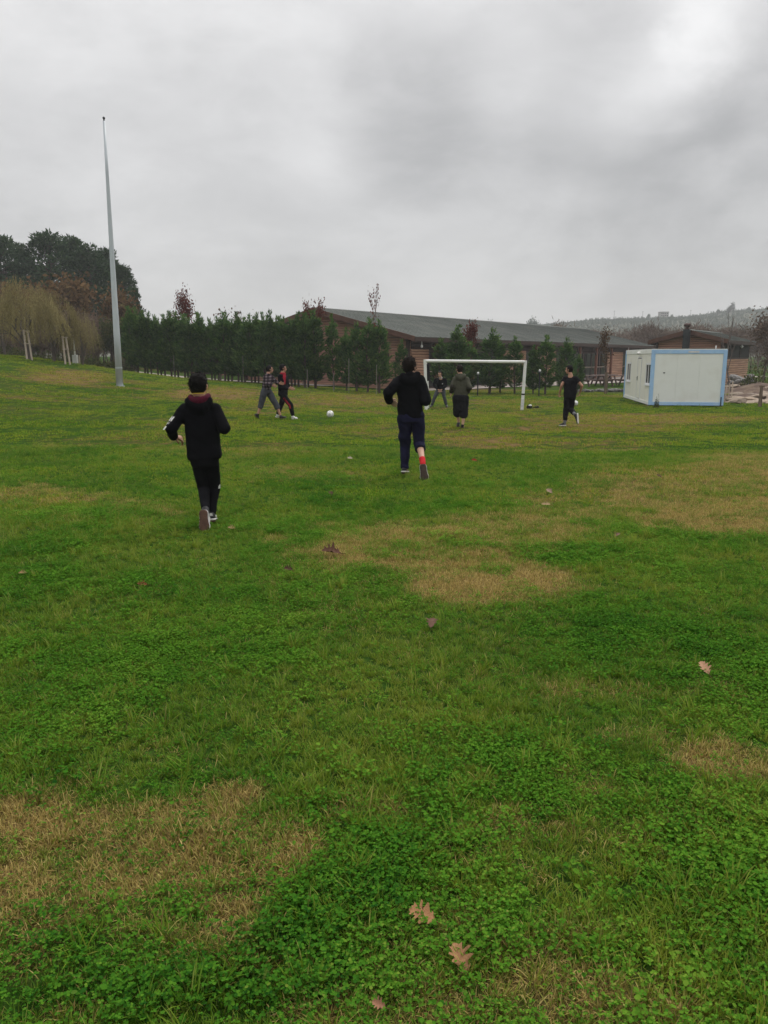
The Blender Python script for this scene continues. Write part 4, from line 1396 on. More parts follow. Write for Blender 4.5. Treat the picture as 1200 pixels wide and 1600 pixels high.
def single_cypress(px, top, Y, wid, lab, var):
    x = (px - 600) / 1232 * Y
    h_ = P(px, top, Y).z - G(x, Y)
    cypress(x, Y, h_, wid * 1.22, lab, 'cypresses in front of the brown hall', var)
for a in [(492, 494, 46.2, 1.25, 'broad cypress at the left corner of the brown gable', 0),
          (521, 500, 46.4, .72, 'narrow cypress standing alone against the brown gable wall', 1),
          (557, 512, 45.4, 1.0, 'left cypress of the clump before the hall corner', 2),
          (574, 506, 45.0, 1.0, 'middle cypress of the clump before the hall corner', 3),
          (593, 508, 45.0, 1.05, 'right cypress of the clump before the hall corner', 4),
          (541, 520, 46.0, .8, 'short cypress filling the left side of the clump before the hall corner', 1),
          (627, 537, 45.4, .62, 'small thin cypress behind the head of the running youth in navy trousers', 2),
          (690, 535, 46.0, .9, 'cypress just left of the keeper behind the goal', 3),
          (713, 516, 45.2, 1.15, 'tall full cypress above the crossbar, left of the red leaved tree', 0),
          (734, 540, 46.0, .95, 'cypress behind the middle of the goal, right of the man in olive', 1),
          (766, 521, 45.4, 1.15, 'tall cypress above the crossbar, right of the middle', 2),
          (783, 540, 46.2, .8, 'slim cypress between the tall one and the right goal post', 3),
          (806, 532, 45.5, .85, 'cypress half covered by the right goal post', 4),
          (835, 545, 44.8, .68, 'short cypress just right of the goal, left of the garden lamp', 0),
          (854, 531, 44.6, .95, 'tallest cypress between the goal and the man in black', 1),
          (886, 534, 45.0, .85, 'cypress rising behind the head of the man in black', 2),
          (904, 558, 46.0, .6, 'small cypress right of the man in black', 3)]:
    single_cypress(*a)

# ------------------------------------------------------------------ branching trees
def branches(seed, h_, r0, depth=4, spread=.55, split=3, ratio=.68, up=.25, first=.35):
    """recursive limbs; returns MB and list of twig points (pos, dir)"""
    rr = random.Random(seed)
    mb = MB(); tips = []
    def grow(p, d, ln, r, lev):
        n = 3
        pts = [p]; q = p
        for i in range(n):
            d2 = (d + Vector((rr.gauss(0, .13), rr.gauss(0, .13), rr.gauss(0, .08) + up * .12))).normalized()
            q = q + d2 * (ln / n); pts.append(q); d = d2
            if lev >= depth - 1: tips.append((q.copy(), d.copy()))
        mb.tube(pts, [r * (1 - .42 * i / n) for i in range(n + 1)], 7 if lev == 0 else 5 if lev < 3 else 3, caps=(lev >= depth))
        if lev >= depth: return
        for k in range(split + (1 if lev == 0 else 0)):
            a = rr.uniform(0, 6.28)
            side = d.orthogonal().normalized()
            side = Matrix.Rotation(a, 3, d) @ side
            nd = (d + side * spread * rr.uniform(.6, 1.35) + Vector((0, 0, up * .4))).normalized()
            at_ = pts[rr.choice((2, 3)) if k else 3] if lev else pts[rr.choice((1, 2, 3)) if k else 3]
            grow(at_, nd, ln * ratio * rr.uniform(.8, 1.15), r * .55, lev + 1)
    grow(Vector((0, 0, -.15)), Vector((0, 0, 1)), h_ * first, r0, 0)
    return mb, tips

def tip_leaves(tips, per, spread, ln, wd, seed, droop=0.0):
    r = np.random.default_rng(seed)
    c = np.array([t[0] for t in tips]); c = np.repeat(c, per, 0) + r.normal(0, spread, (len(c) * per, 3))
    d = rnd_dir(r, len(c), -droop)
    return leaf_quads(c, d, perp(r, d), r.uniform(ln * .7, ln * 1.3, len(c)), r.uniform(wd * .7, wd * 1.3, len(c)))

def tree(name, px, top, Y, label, cat, mb, lv, bark, leaf, group=None, ref_h=None, wid=None, x=None):
    x = (px - 600) / 1232 * Y if x is None else x
    o = empty(name, (x, Y, G(x, Y)))
    tag(o, label, cat, group)
    h_ = P(px, top, Y).z - G(x, Y)
    s = h_ / ref_h
    mb.build('trunk', bark, o)
    if lv is not None:
        link('crown', np_mesh('crown', *lv), o, leaf)
    o.scale = ((wid or 1) * s, (wid or 1) * s, s)
    o.rotation_euler = (0, 0, rnd.uniform(0, 6.28))
    return o

def measured(mb):
    return max(v[2] for v in mb.v)

# slim red leaved trees behind the hedge and by the hall
def slim_tree(px, top, Y, lab, leaf, per, seed, spread=.16, r0=.05, wid=.75, sp=.32):
    mb, tips = branches(seed, 5, r0, 3, sp, 3, .6, .6, .42)
    lv = tip_leaves(tips, per, spread, .15, .10, seed) if per else None
    if lv is not None:
        pass
    return tree("young_tree", px, top, Y, lab, 'tree', mb, lv, M['bark_grey'], leaf, 'slim young trees near the hall', measured(mb), wid)
slim_tree(287, 459, 56, 'slim red brown leaved tree rising above the left part of the hedge', M['red_leaf'], 18, 31, .26, .06, .55, .45)
slim_tree(343, 486, 55, 'broad bare grey tree top just above the hedge, right of the slim red one', M['brown_leaf'], 2, 32, .2, .05, 1.0)
slim_tree(377, 476, 54, 'thin bare stem sticking up out of the hedge', None, 0, 33, .2, .03, .3)
slim_tree(418, 482, 53, 'thin bare twig top over the hedge left of the red leaved sprig', None, 0, 34, .2, .03, .3)
slim_tree(472, 474, 50, 'red leaved sprig at the left end of the hall roof', M['red_leaf'], 9, 35, .16, .04, .45)
slim_tree(591, 446, 46.4, 'tallest slim young tree with a few red leaves before the hall roof', M['red_leaf'], 2, 36, .12, .045, .42)
slim_tree(728, 508, 47.0, 'dark red leaved young tree before the hall roof behind the goal', M['red_leaf'], 12, 37, .2, .04, .6)
slim_tree(855, 512, 46.6, 'thin leafless stem rising behind the tallest right hand cypress', None, 0, 38, .1, .03, .25)
slim_tree(948, 517, 46.2, 'young tree with withered brown leaves beside the picnic tables', M['brown_leaf'], 5, 39, .22, .045, .6)
slim_tree(1147, 484, 46.0, 'tall bare grey tree behind the right edge of the container', None, 0, 40, .2, .07, .8, .45)
slim_tree(1186, 585, 33.5, 'bare sapling tied to the stake at the right border', None, 0, 41, .1, .02, .4)
slim_tree(1196, 500, 56.0, 'brown leaved tree at the right border beside the cabin', M['twig'], 12, 42, .35, .07, 1.0, .5)

# pines on the left
def pine(px, top, Y, w, seed, lab):
    r = np.random.default_rng(seed)
    H = 14.0
    mb = MB()
    mb.tube([(0, 0, -.3), (.1, 0, 5), (.0, .1, 9), (.1, 0, 13)], [.28, .22, .15, .05], 8)
    nb = 105
    cs = []
    for i in range(nb):
        t = r.uniform(.28, 1) ** .9
        a = r.uniform(0, 6.283)
        rad = 3.7 * (1 - t) ** .55 * r.uniform(.45, 1.05) + .2
        p = np.array([math.cos(a) * rad, math.sin(a) * rad, H * t - .35 * rad * .2 + rad * .15])
        mb.tube([(0, 0, p[2] - rad * .45 - .2), tuple(p * np.array([.6, .6, 1]) - np.array([0, 0, rad * .12])), tuple(p)], [.07, .045, .015], 4, caps=False)
        cs.append((p, .62 + .6 * r.uniform() * (1.25 - t)))
    C_, D_ = [], []
    for p, s in cs:
        n = 62
        q = rnd_dir(r, n) * (s * np.cbrt(r.uniform(.15, 1, n)))[:, None] * np.array([1.25, 1.25, .62])
        C_.append(p + q)
        D_.append(unit(q + rnd_dir(r, n) * .5 + np.array([0, 0, .45])))
    C_, D_ = np.concatenate(C_), np.concatenate(D_)
    lv = leaf_quads(C_, D_, perp(r, D_), r.uniform(.3, .6, len(C_)), r.uniform(.12, .22, len(C_)))
    return tree("pine_tree", px, top, Y, lab, 'pine tree', mb, lv, M['bark'], M['pine'], 'dark pines on the left', H, w)
for a in [(15, 374, 84, 1.0, 1, 'leftmost dark pine at the border of the picture'),
          (48, 386, 92, .9, 2, 'dark pine in the dip of the skyline at the left'),
          (88, 369, 86, 1.1, 3, 'highest dark pine left of the flagpole'),
          (122, 376, 92, 1.0, 4, 'dark pine second from the flagpole on its left'),
          (150, 388, 86, 1.05, 5, 'dark pine directly left of the flagpole'),
          (176, 394, 90, .9, 6, 'dark pine behind the flagpole shaft'),
          (199, 420, 84, .85, 7, 'dark pine on the falling skyline right of the flagpole'),
          (214, 452, 80, .62, 8, 'lowest dark pine at the right end of the pine stand'),
          (68, 420, 96, 1.2, 9, 'dark pine filling the stand behind the tallest ones'),
          (-18, 380, 88, 1.0, 10, 'dark pine cut by the left border')]:
    pine(*a)

# rust coloured broadleaf trees before the pines
def broadleaf(px, top, Y, w, seed, lab, leaf, per=16, spread=.62, name="oak_tree"):
    mb, tips = branches(seed, 8, .2, 4, .62, 3, .7, .25, .28)
    lv = tip_leaves(tips, per, spread * .8, .30, .2, seed, .2)
    return tree(name, px, top, Y, lab, 'tree', mb, lv, M['bark'], leaf, 'rust brown trees on the left', measured(mb) + .5, w)
for a in [(150, 430, 70, 1.05, 3, 'large rust brown tree left of the flagpole before the pines', M['rust_leaf'], 9),
          (110, 446, 74, .9, 4, 'rust brown tree behind the willows', M['rust_leaf'], 8),
          (196, 455, 66, .8, 5, 'rust brown tree right of the flagpole at the start of the hedge', M['rust_leaf'], 9),
          (30, 432, 76, 1.1, 6, 'reddish brown thinly leaved tree above the big willow', M['rust_leaf'], 5),
          (-12, 450, 70, 1.0, 7, 'reddish brown tree at the left border', M['rust_leaf'], 5),
          (172, 500, 62, .8, 9, 'low olive brown tree at the foot of the flagpole', M['shrub'], 9),
          (212, 492, 60, .55, 10, 'green brown bushy tree at the left end of the hedge', M['shrub'], 9)]:
    broadleaf(*a)

# weeping willows
def willow(px, top, Y, w, seed, lab):
    r = np.random.default_rng(seed)
    H = 5.0
    mb, tips = branches(seed, 5, .13, 2, .75, 4, .62, .2, .42)
    mb.tube([(0, 0, -.2), (.05, 0, 1.5), (0, .05, 3.0)], [.12, .10, .07], 7)
    ns = 400
    nbh = 30
    ba, br = r.uniform(0, 6.283, nbh), 2.2 * np.sqrt(r.uniform(.02, 1, nbh))
    bh = r.uniform(-.55, .25, nbh)
    kb = r.integers(0, nbh, ns)
    cx, cy = np.cos(ba[kb]) * br[kb] + r.normal(0, .24, ns), np.sin(ba[kb]) * br[kb] + r.normal(0, .24, ns)
    a, rad = np.arctan2(cy, cx), np.hypot(cx, cy)
    ztop = H * (1 - .40 * (rad / 2.3) ** 2) + bh[kb] + r.normal(0, .10, ns)
    ln = np.clip(r.uniform(.35, .95, ns) * (ztop - .9), .6, 4)
    per = 26
    t = np.tile(np.linspace(0, 1, per), ns)
    k = np.repeat(np.arange(ns), per)
    sway = r.normal(0, .12, (ns, 2))
    x = np.cos(a[k]) * rad[k] * (1 + .12 * t) + sway[k, 0] * t + r.normal(0, .03, len(k))
    y = np.sin(a[k]) * rad[k] * (1 + .12 * t) + sway[k, 1] * t + r.normal(0, .03, len(k))
    z = ztop[k] - ln[k] * t
    d = unit(np.stack([r.normal(0, .35, len(k)), r.normal(0, .35, len(k)), np.full(len(k), -1.)], 1))
    lv = leaf_quads(np.stack([x, y, z], 1), d, perp(r, d), r.uniform(.10, .2, len(k)), r.uniform(.025, .05, len(k)))
    return tree("willow_tree", px, top, Y, lab, 'willow tree', mb, lv, M['bark_grey'], M['willow_leaf'], 'weeping willows on the bank', H + .15, w)
willow(46, 432, 43.0, 1.0, 11, 'big yellow brown weeping willow at the left with stakes beneath it')
willow(84, 446, 44.5, .8, 12, 'yellow brown weeping willow right of the biggest one')
willow(8, 462, 46.0, .9, 13, 'weeping willow cut by the left border')
willow(128, 478, 45.2, .66, 14, 'smallest weeping willow, nearest to the flagpole')

# low shrubs along the crest of the bank
def shrub(px, top, Y, w, seed, lab, leaf, grp, name='shrub'):
    r = np.random.default_rng(seed)
    n = 700
    q = rnd_dir(r, n) * np.cbrt(r.uniform(.1, 1, n))[:, None]
    q[:, 2] = np.abs(q[:, 2]) * (1 + .3 * r.normal(0, 1, n))
    c = q * np.array([.95, .75, .85]) * (1 + .25 * noise3(q[:, 0] * 2 + seed, q[:, 1] * 2, q[:, 2] * 2))[:, None]
    d = unit(q + rnd_dir(r, n) * .8)
    mb = MB()
    rr = random.Random(seed)
    for i in range(9):
        a = rr.uniform(0, 6.28)
        mb.tube([(0, 0, -.05), (math.cos(a) * .3, math.sin(a) * .3, .35), (math.cos(a) * .6, math.sin(a) * .55, .7)], [.025, .018, .006], 4)
    x = (px - 600) / 1232 * Y
    o = empty(name, (x, Y, G(x, Y))); tag(o, lab, 'shrub', grp)
    h_ = max(.4, P(px, top, Y).z - G(x, Y))
    mb.build('stem', M['bark'], o)
    link('crown', np_mesh('crown', *leaf_quads(c, d, perp(r, d), r.uniform(.1, .2, n), r.uniform(.05, .1, n))), o, leaf)
    o.scale = (w, w, h_ / .95)
    return o
for i in range(18):
    px = 2 + i * 11.2
    shrub(px, 546 + .105 * px + rnd.uniform(-3, 3), 56 - .02 * px + rnd.uniform(-.6, .6), rnd.uniform(.75, 1.05), 300 + i, ORD[i] + ' low olive shrub from the left border along the crest of the bank', M['shrub'], 'low shrubs along the crest of the bank')
shrub(1184, 580, 47.5, 1.0, 340, 'green shrub beside the boulder heap at the right border', M['shrub'], None)
shrub(1031, 630, 32.7, .12, 341, 'tiny grey green plant in the grass before the container corner', M['shrub'], None, 'weed')

# ------------------------------------------------------------------ hills and distant wood
def hill_z(px):
    """height of the skyline in photograph pixels"""
    return np.interp(px, [-400, 200, 600, 760, 840, 900, 960, 1030, 1080, 1120, 1150, 1200, 1400, 1900], [540, 530, 524, 514, 506, 500, 498, 495, 494, 487, 484, 481, 468, 455])
HY = 560.0
nxh, nyh = 150, 26
hx = np.linspace(-420, 620, nxh); hy = np.linspace(200, 900, nyh)
HX, HYg = np.meshgrid(hx, hy)
prof_px = 600 + 1232 * HX / HY
top = CAM_Z + (558 - hill_z(prof_px)) / 1232 * HY - 3.4
ramp_ = sstep(200, HY, HYg) * (1 - .25 * sstep(HY, 900, HYg))
HZ = -1.5 + (top + 1.5) * ramp_ + 2.0 * fbm(HX * .012, HYg * .012, 61, 3) * ramp_
def hill_at(x, y):
    pxx = 600 + 1232 * x / HY
    t_ = CAM_Z + (558 - hill_z(pxx)) / 1232 * HY - 3.4
    rp = sstep(200, HY, y) * (1 - .25 * sstep(HY, 900, y))
    return -1.5 + (t_ + 1.5) * rp + 2.0 * fbm(x * .012, y * .012, 61, 3) * rp
ih = np.arange(nxh * nyh).reshape(nyh, nxh)
hf = np.stack([ih[:-1, :-1], ih[:-1, 1:], ih[1:, 1:], ih[1:, :-1]], -1).reshape(-1, 4)
M['hill'] = mat_plain('hill', (.06, .065, .035), .95, .3, .02, col2=(.09, .075, .05))
o = link("hill", np_mesh("hill", np.stack([HX.ravel(), HYg.ravel(), HZ.ravel()], 1), hf, True), None, M['hill'])
tag(o, 'low wooded hill fading into the haze', 'hill', kind='structure')

def scatter_mesh(name, me_list, pts, rotz, scl, mats, label, cat):
    """one mesh of many joined small trees"""
    V_, F_, b = [], [], 0
    for p, a, s in zip(pts, rotz, scl):
        v, f = me_list[rnd.randrange(len(me_list))]
        c_, s_ = math.cos(a), math.sin(a)
        q = np.stack([v[:, 0] * c_ - v[:, 1] * s_, v[:, 0] * s_ + v[:, 1] * c_, v[:, 2]], 1) * s + p
        V_.append(q); F_.append(f + b); b += len(v)
    o = link(name, np_mesh(name, np.concatenate(V_), np.concatenate(F_)), None, mats)
    tag(o, label, cat, kind='stuff')
    return o
def crown_blob(seed, n=110, conif=False):
    r = np.random.default_rng(seed)
    q = rnd_dir(r, n) * np.cbrt(r.uniform(.2, 1, n))[:, None]
    if conif:
        t = r.uniform(0, 1, n); rad = 1.5 * (1 - t) + .1; a = r.uniform(0, 6.28, n)
        c = np.stack([np.cos(a) * rad, np.sin(a) * rad, .6 + t * 6], 1)
    else:
        c = q * np.array([2.3, 2.3, 2.0]) + np.array([0, 0, 2.9])
    d = rnd_dir(r, n, .4)
    return leaf_quads(c, d, perp(r, d), r.uniform(.9, 1.7, n), r.uniform(.6, 1.1, n))
crowns = [crown_blob(900 + i, 40, i % 3 == 0) for i in range(6)]
n = 12500
x = rng.uniform(30, 430, n); y = rng.uniform(330, 640, n)
k = (x / y > .14) & (x / y < .62)
x, y = x[k], y[k]
z = hill_at(x, y)
scatter_mesh("hill_forest", crowns, np.stack([x, y, z - .6], 1), rng.uniform(0, 6.28, len(x)), rng.uniform(.28, .46, len(x)), M['far_tree'], 'wood covering the hazy hill', 'wood')

# a few skyline trees, the block and the masts
def sky_tree(px, top, Y, w, seed, lab, per=7):
    mb, tips = branches(seed, 8, .2, 4, .7, 3, .7, .2, .3)
    lv = tip_leaves(tips, per, .5, .6, .4, seed) if per else None
    x = (px - 600) / 1232 * Y
    zb = float(hill_at(np.array(x), np.array(Y)))
    o = empty("hill_tree", (x, Y, zb)); tag(o, lab, 'tree', 'trees on the skyline of the hill')
    h_ = P(px, top, Y).z - zb
    s = h_ / (measured(mb) + .4)
    mb.build('trunk', M['bark'], o)
    if lv is not None: link('crown', np_mesh('crown', *lv), o, M['far_tree'])
    o.scale = (w * s, w * s, s)
for a in [(1137, 473, 540, .8, 71, 'tall thin crowned tree on the hill skyline at the right', 3), (1116, 484, 540, .6, 72, 'leaning low tree on the skyline left of the tall one', 6), (1163, 480, 545, .7, 73, 'round dark tree on the skyline right of the tall one', 8),
          (1190, 479, 545, .8, 74, 'broad dark tree on the skyline at the right border', 12), (1011, 491, 540, .7, 75, 'dark round tree on the skyline left of the block', 6), (1046, 491.5, 545, .8, 76, 'bushy tree on the skyline right of the block', 8), (826, 497, 420, .7, 77, 'small bare tree on the skyline above the hall roof, right one', 2), (766, 500, 420, .8, 78, 'small bare tree on the skyline above the hall roof, left one', 2)]:
    sky_tree(*a)
M['concrete'] = mat_plain('concrete', (.30, .29, .28), .9, .1, .2)
Y = 545; x = (1034 - 600) / 1232 * Y; zb = float(hill_at(np.array(x), np.array(Y))) - 1
o = empty("block_of_flats", (x, Y, zb)); tag(o, 'small grey block standing on the skyline of the hill', 'building')
zt_ = P(1034, 487.5, Y).z - zb
MB().box(-2.8, 2.8, 0, 5, 0, zt_).build('wall', M['concrete'], o)
MB().box(-3.0, 3.0, -.2, 5.2, zt_ + .002, zt_ + .25).build('roof', M['concrete'], o)
for i in range(4):
    for j in range(3):
        MB().box(-2.3 + i * 1.25, -1.5 + i * 1.25, -.05, -.003, zt_ - 1.3 - j * 1.5, zt_ - .5 - j * 1.5).build('window', M['glass'], o)
for px, top_, lab in ((956, 485, 'left thin mast on the hazy hill'), (1000, 486, 'middle thin mast on the hazy hill left of the block'), (1074, 484, 'right thin mast on the hazy hill, right of the block')):
    x = (px - 600) / 1232 * 540; zb = float(hill_at(np.array(x), np.array(540.)))
    o = empty("mast", (x, 540, zb)); tag(o, lab, 'mast', 'masts on the hill')
    h_ = P(px, top_, 540).z - zb
    MB().tube([(0, 0, -1), (0, 0, h_)], [.16, .07], 6).build('shaft', M['dark_metal'], o)
    MB().box(-.6, .6, -.05, .05, h_ * .9, h_ * .9 + .12).build('crossarm', M['dark_metal'], o)

# bare brown scrub between the buildings and the hill
tw = []
for i in range(5):
    mb, tips = branches(500 + i, 7, .09, 3, .5, 3, .68, .4, .3)
    r = np.random.default_rng(i)
    v1, f1 = tip_leaves(tips, 5, .4, .85, .085, 40 + i, -.8)
    quads = [q for q in mb.f if len(q) == 4]
    va = np.array(mb.v); fa = np.array(quads)
    tw.append((np.concatenate([va, v1]), np.concatenate([fa, f1 + len(va)])))
pts = []
for i in range(210):
    Y = rnd.uniform(112, 200)
    px = rnd.uniform(870, 1290)
    x = (px - 600) / 1232 * Y
    gz0 = G(x, Y) + min(8, max(0, (Y - 100) * .012))
    pts.append((x, Y, gz0))
scatter_mesh("scrub_wood", tw, np.array(pts), [rnd.uniform(0, 6.28) for _ in pts], [rnd.uniform(.8, 1.25) for _ in pts], M['twig'], 'bare brown scrub wood between the buildings and the hill', 'scrub')
pts = []
for i in range(140):
    Y = rnd.uniform(62, 98); px = rnd.uniform(-60, 215); x = (px - 600) / 1232 * Y
    pts.append((x, Y, G(x, Y)))
scatter_mesh("undergrowth", tw, np.array(pts), [rnd.uniform(0, 6.28) for _ in pts], [rnd.uniform(.5, .85) for _ in pts], M['twig'], 'tangle of bare grey brown undergrowth below the pines', 'undergrowth')

# ------------------------------------------------------------------ haze
hz = MB().box(-950, 950, -320, 1250, -6, 66).build("haze", None)
m = bpy.data.materials.new("haze"); m.use_nodes = True
nt = m.node_tree; nt.nodes.clear()
out = N(nt, 'ShaderNodeOutputMaterial'); pv = N(nt, 'ShaderNodeVolumePrincipled')
pv.inputs['Color'].default_value = (.93, .95, .97, 1)
pv.inputs['Density'].default_value = .00062
pv.inputs['Anisotropy'].default_value = .2
nt.links.new(pv.outputs[0], out.inputs['Volume'])
hz.data.materials.clear(); hz.data.materials.append(m)
tag(hz, 'damp autumn haze over the field and hills', kind='stuff')

# ================================================================== PEOPLE
M['skin'] = mat_plain('skin', (.42, .225, .15), .55, .1, 14, .1, 120, spec=.35)
M['skin_pale'] = mat_plain('skin_pale', (.52, .31, .22), .55, .1, 14, .1, 120, spec=.35)
M['eye'] = mat_plain('eye', (.02, .014, .012), .25, .1, 5)
M['lip'] = mat_plain('lip', (.30, .10, .08), .5, .1, 20)
M['hair'] = mat_plain('hair', (.007, .006, .0055), .8, .4, 25, .5, 120, spec=.12)
M['hair_brown'] = mat_plain('hair_brown', (.013, .009, .007), .8, .4, 25, .5, 120, spec=.12)
M['black_fleece'] = mat_plain('black_fleece', (.0058, .0058, .0072), .95, .35, 7, .35, 160, spec=.05)
M['black_trouser'] = mat_plain('black_trouser', (.0075, .0075, .009), .9, .3, 7, .25, 120, spec=.06)
M['navy_trouser'] = mat_plain('navy_trouser', (.013, .013, .034), .9, .3, 6, .25, 120, spec=.08)
M['grey_trouser'] = mat_plain('grey_trouser', (.055, .058, .070), .88, .25, 8, .3, 120, spec=.12)
M['jean_grey'] = mat_plain('jean_grey', (.060, .066, .075), .88, .3, 9, .3, 120, spec=.12)
M['olive_fleece'] = mat_plain('olive_fleece', (.060, .060, .042), .92, .25, 8, .35, 160, spec=.12)
M['dark_olive'] = mat_plain('dark_olive', (.026, .024, .018), .92, .25, 8, .35, 160, spec=.12)
M['maroon'] = mat_plain('maroon', (.07, .008, .020), .9, .2, 8, .3, 160, spec=.12)
M['red_cloth'] = mat_plain('red_cloth', (.33, .018, .035), .85, .2, 8, .3, 160, spec=.12)
M['sock_red'] = mat_plain('sock_red', (.50, .025, .03), .9, .15, 20, .3, 160, spec=.1)
M['sock_grey'] = mat_plain('sock_grey', (.14, .14, .15), .9, .15, 20, .3, 160, spec=.1)
M['yellow_cord'] = mat_plain('yellow_cord', (.60, .42, .05), .7, .1, 10)
M['shoe_black'] = mat_plain('shoe_black', (.012, .012, .013), .5, .3, 12, .2, 90, spec=.35)
M['sole_brown'] = mat_plain('sole_brown', (.085, .044, .028), .75, .25, 20, .5, 70)
M['sole_dark'] = mat_plain('sole_dark', (.060, .040, .030), .75, .25, 20, .5, 70)
M['sole_white'] = mat_plain('sole_white', (.62, .60, .58), .6, .1, 20)
M['collar_pale'] = mat_plain('collar_pale', (.40, .40, .42), .9, .1, 10)
# checked shirt: dark purple and grey bands, woven check
m, nt, out = new_mat('check_cloth')
b = N(nt, 'ShaderNodeBsdfPrincipled'); b.inputs['Roughness'].default_value = .9; b.inputs['Specular IOR Level'].default_value = .12
tc = N(nt, 'ShaderNodeTexCoord')
w1 = N(nt, 'ShaderNodeTexWave', wave_type='BANDS', bands_direction='Z'); w1.inputs['Scale'].default_value = 3.6; w1.inputs['Distortion'].default_value = 1.2
w2 = N(nt, 'ShaderNodeTexWave', wave_type='BANDS', bands_direction='X'); w2.inputs['Scale'].default_value = 3.4; w2.inputs['Distortion'].default_value = 1.0
for w in (w1, w2): nt.links.new(tc.outputs['Object'], w.inputs[0])
a1 = N(nt, 'ShaderNodeMath', operation='ADD'); nt.links.new(w1.outputs['Fac'], a1.inputs[0]); nt.links.new(w2.outputs['Fac'], a1.inputs[1])
a2 = N(nt, 'ShaderNodeMath', operation='MULTIPLY'); nt.links.new(a1.outputs[0], a2.inputs[0]); a2.inputs[1].default_value = .5
nt.links.new(ramp(nt, a2.outputs[0], [(.25, (.012, .010, .014)), (.5, (.045, .028, .034)), (.7, (.10, .075, .085)), (.9, (.16, .14, .15))]), b.inputs['Base Color'])
nt.links.new(b.outputs[0], out.inputs['Surface'])
M['check_cloth'] = m

class Solid:
    """closed overlapping solids that are later fused into one skin"""
    def __init__(s):
        s.mb = MB()
    def ell(s, c, r, ax=None, seg=16, rings=11):
        """ellipsoid; ax = (x axis, y axis, z axis)"""
        t = MB().ball((0, 0, 0), 1.0, seg, rings)
        c = Vector(c)
        X, Y, Z = ax if ax else (Vector((1, 0, 0)), Vector((0, 1, 0)), Vector((0, 0, 1)))
        s.mb.add([c + X * p[0] * r[0] + Y * p[1] * r[1] + Z * p[2] * r[2] for p in t.v], t.f)
        return s
    def limb(s, pts, rad, seg=14):
        """rounded tapering chain"""
        pts = [Vector(p) for p in pts]
        for p, r in zip(pts, rad):
            s.ell(p, (r, r, r), None, 14, 9)
        for i in range(len(pts) - 1):
            if (pts[i + 1] - pts[i]).length > 1e-4:
                s.mb.tube([pts[i], pts[i + 1]], [rad[i], rad[i + 1]], seg)
        return s
    def open_limb(s, pts, rad, seg=16):
        """chain with a square cut far end (cuff, hem)"""
        pts = [Vector(p) for p in pts]
        for p, r in list(zip(pts, rad))[:-1]:
            s.ell(p, (r, r, r), None, 14, 9)
        for i in range(len(pts) - 1):
            s.mb.tube([pts[i], pts[i + 1]], [rad[i], rad[i + 1]], seg)
        return s
    def loft(s, rings, seg=20, power=2.3):
        """rings: (centre, u axis, half width, v axis, half depth); superellipse sections"""
        vs, fs = [], []
        for c, u, a, v, b_ in rings:
            for k in range(seg):
                t = 2 * math.pi * k / seg
                ct, st = math.cos(t), math.sin(t)
                vs.append(Vector(c) + u * (a * math.copysign(abs(ct) ** (2 / power), ct)) + v * (b_ * math.copysign(abs(st) ** (2 / power), st)))
        n = len(rings)
        for i in range(n - 1):
            for k in range(seg):
                k2 = (k + 1) % seg
                fs.append((i * seg + k, i * seg + k2, (i + 1) * seg + k2, (i + 1) * seg + k))
        fs.append(tuple(range(seg - 1, -1, -1))); fs.append(tuple(range((n - 1) * seg, n * seg)))
        s.mb.add(vs, fs)
        return s
    def fuse(s, name, voxel, smooth=3, wrinkle=0.0, wfreq=14, seed=0, fac=.5):
        me = bpy.data.meshes.new('tmp'); me.from_pydata(s.mb.v, [], s.mb.f); me.update()
        bm = bmesh.new(); bm.from_mesh(me); bmesh.ops.recalc_face_normals(bm, faces=bm.faces); bm.to_mesh(me); bm.free()
        o = bpy.data.objects.new('tmp', me); COL.objects.link(o)
        md = o.modifiers.new('r', 'REMESH'); md.mode = 'VOXEL'; md.voxel_size = voxel
        if smooth:
            sm = o.modifiers.new('s', 'SMOOTH'); sm.factor = fac; sm.iterations = smooth
        dg = bpy.context.evaluated_depsgraph_get()
        ne = bpy.data.meshes.new_from_object(o.evaluated_get(dg))
        bpy.data.objects.remove(o); bpy.data.meshes.remove(me)
        ne.name = name
        n = len(ne.vertices)
        if wrinkle and n:
            co = np.empty(n * 3, np.float32); ne.vertices.foreach_get('co', co); co = co.reshape(-1, 3).astype(float)
            no = np.empty(n * 3, np.float32); ne.vertices.foreach_get('normal', no); no = no.reshape(-1, 3)
            # folds run slantwise and are longer along than across
            w = noise3(co[:, 0] * wfreq * .5 + co[:, 2] * wfreq * .3, co[:, 1] * wfreq * .5, co[:, 2] * wfreq, seed)
            w = w + .5 * noise3(co[:, 0] * wfreq * 1.3, co[:, 1] * wfreq * 1.3, co[:, 2] * wfreq * 2.1 + co[:, 0] * wfreq, seed + 3)
            co += no * (w * wrinkle)[:, None]
            ne.vertices.foreach_set('co', co.astype(np.float32).ravel())
        ne.polygons.foreach_set('use_smooth', [True] * len(ne.polygons))
        ne.update()
        return ne

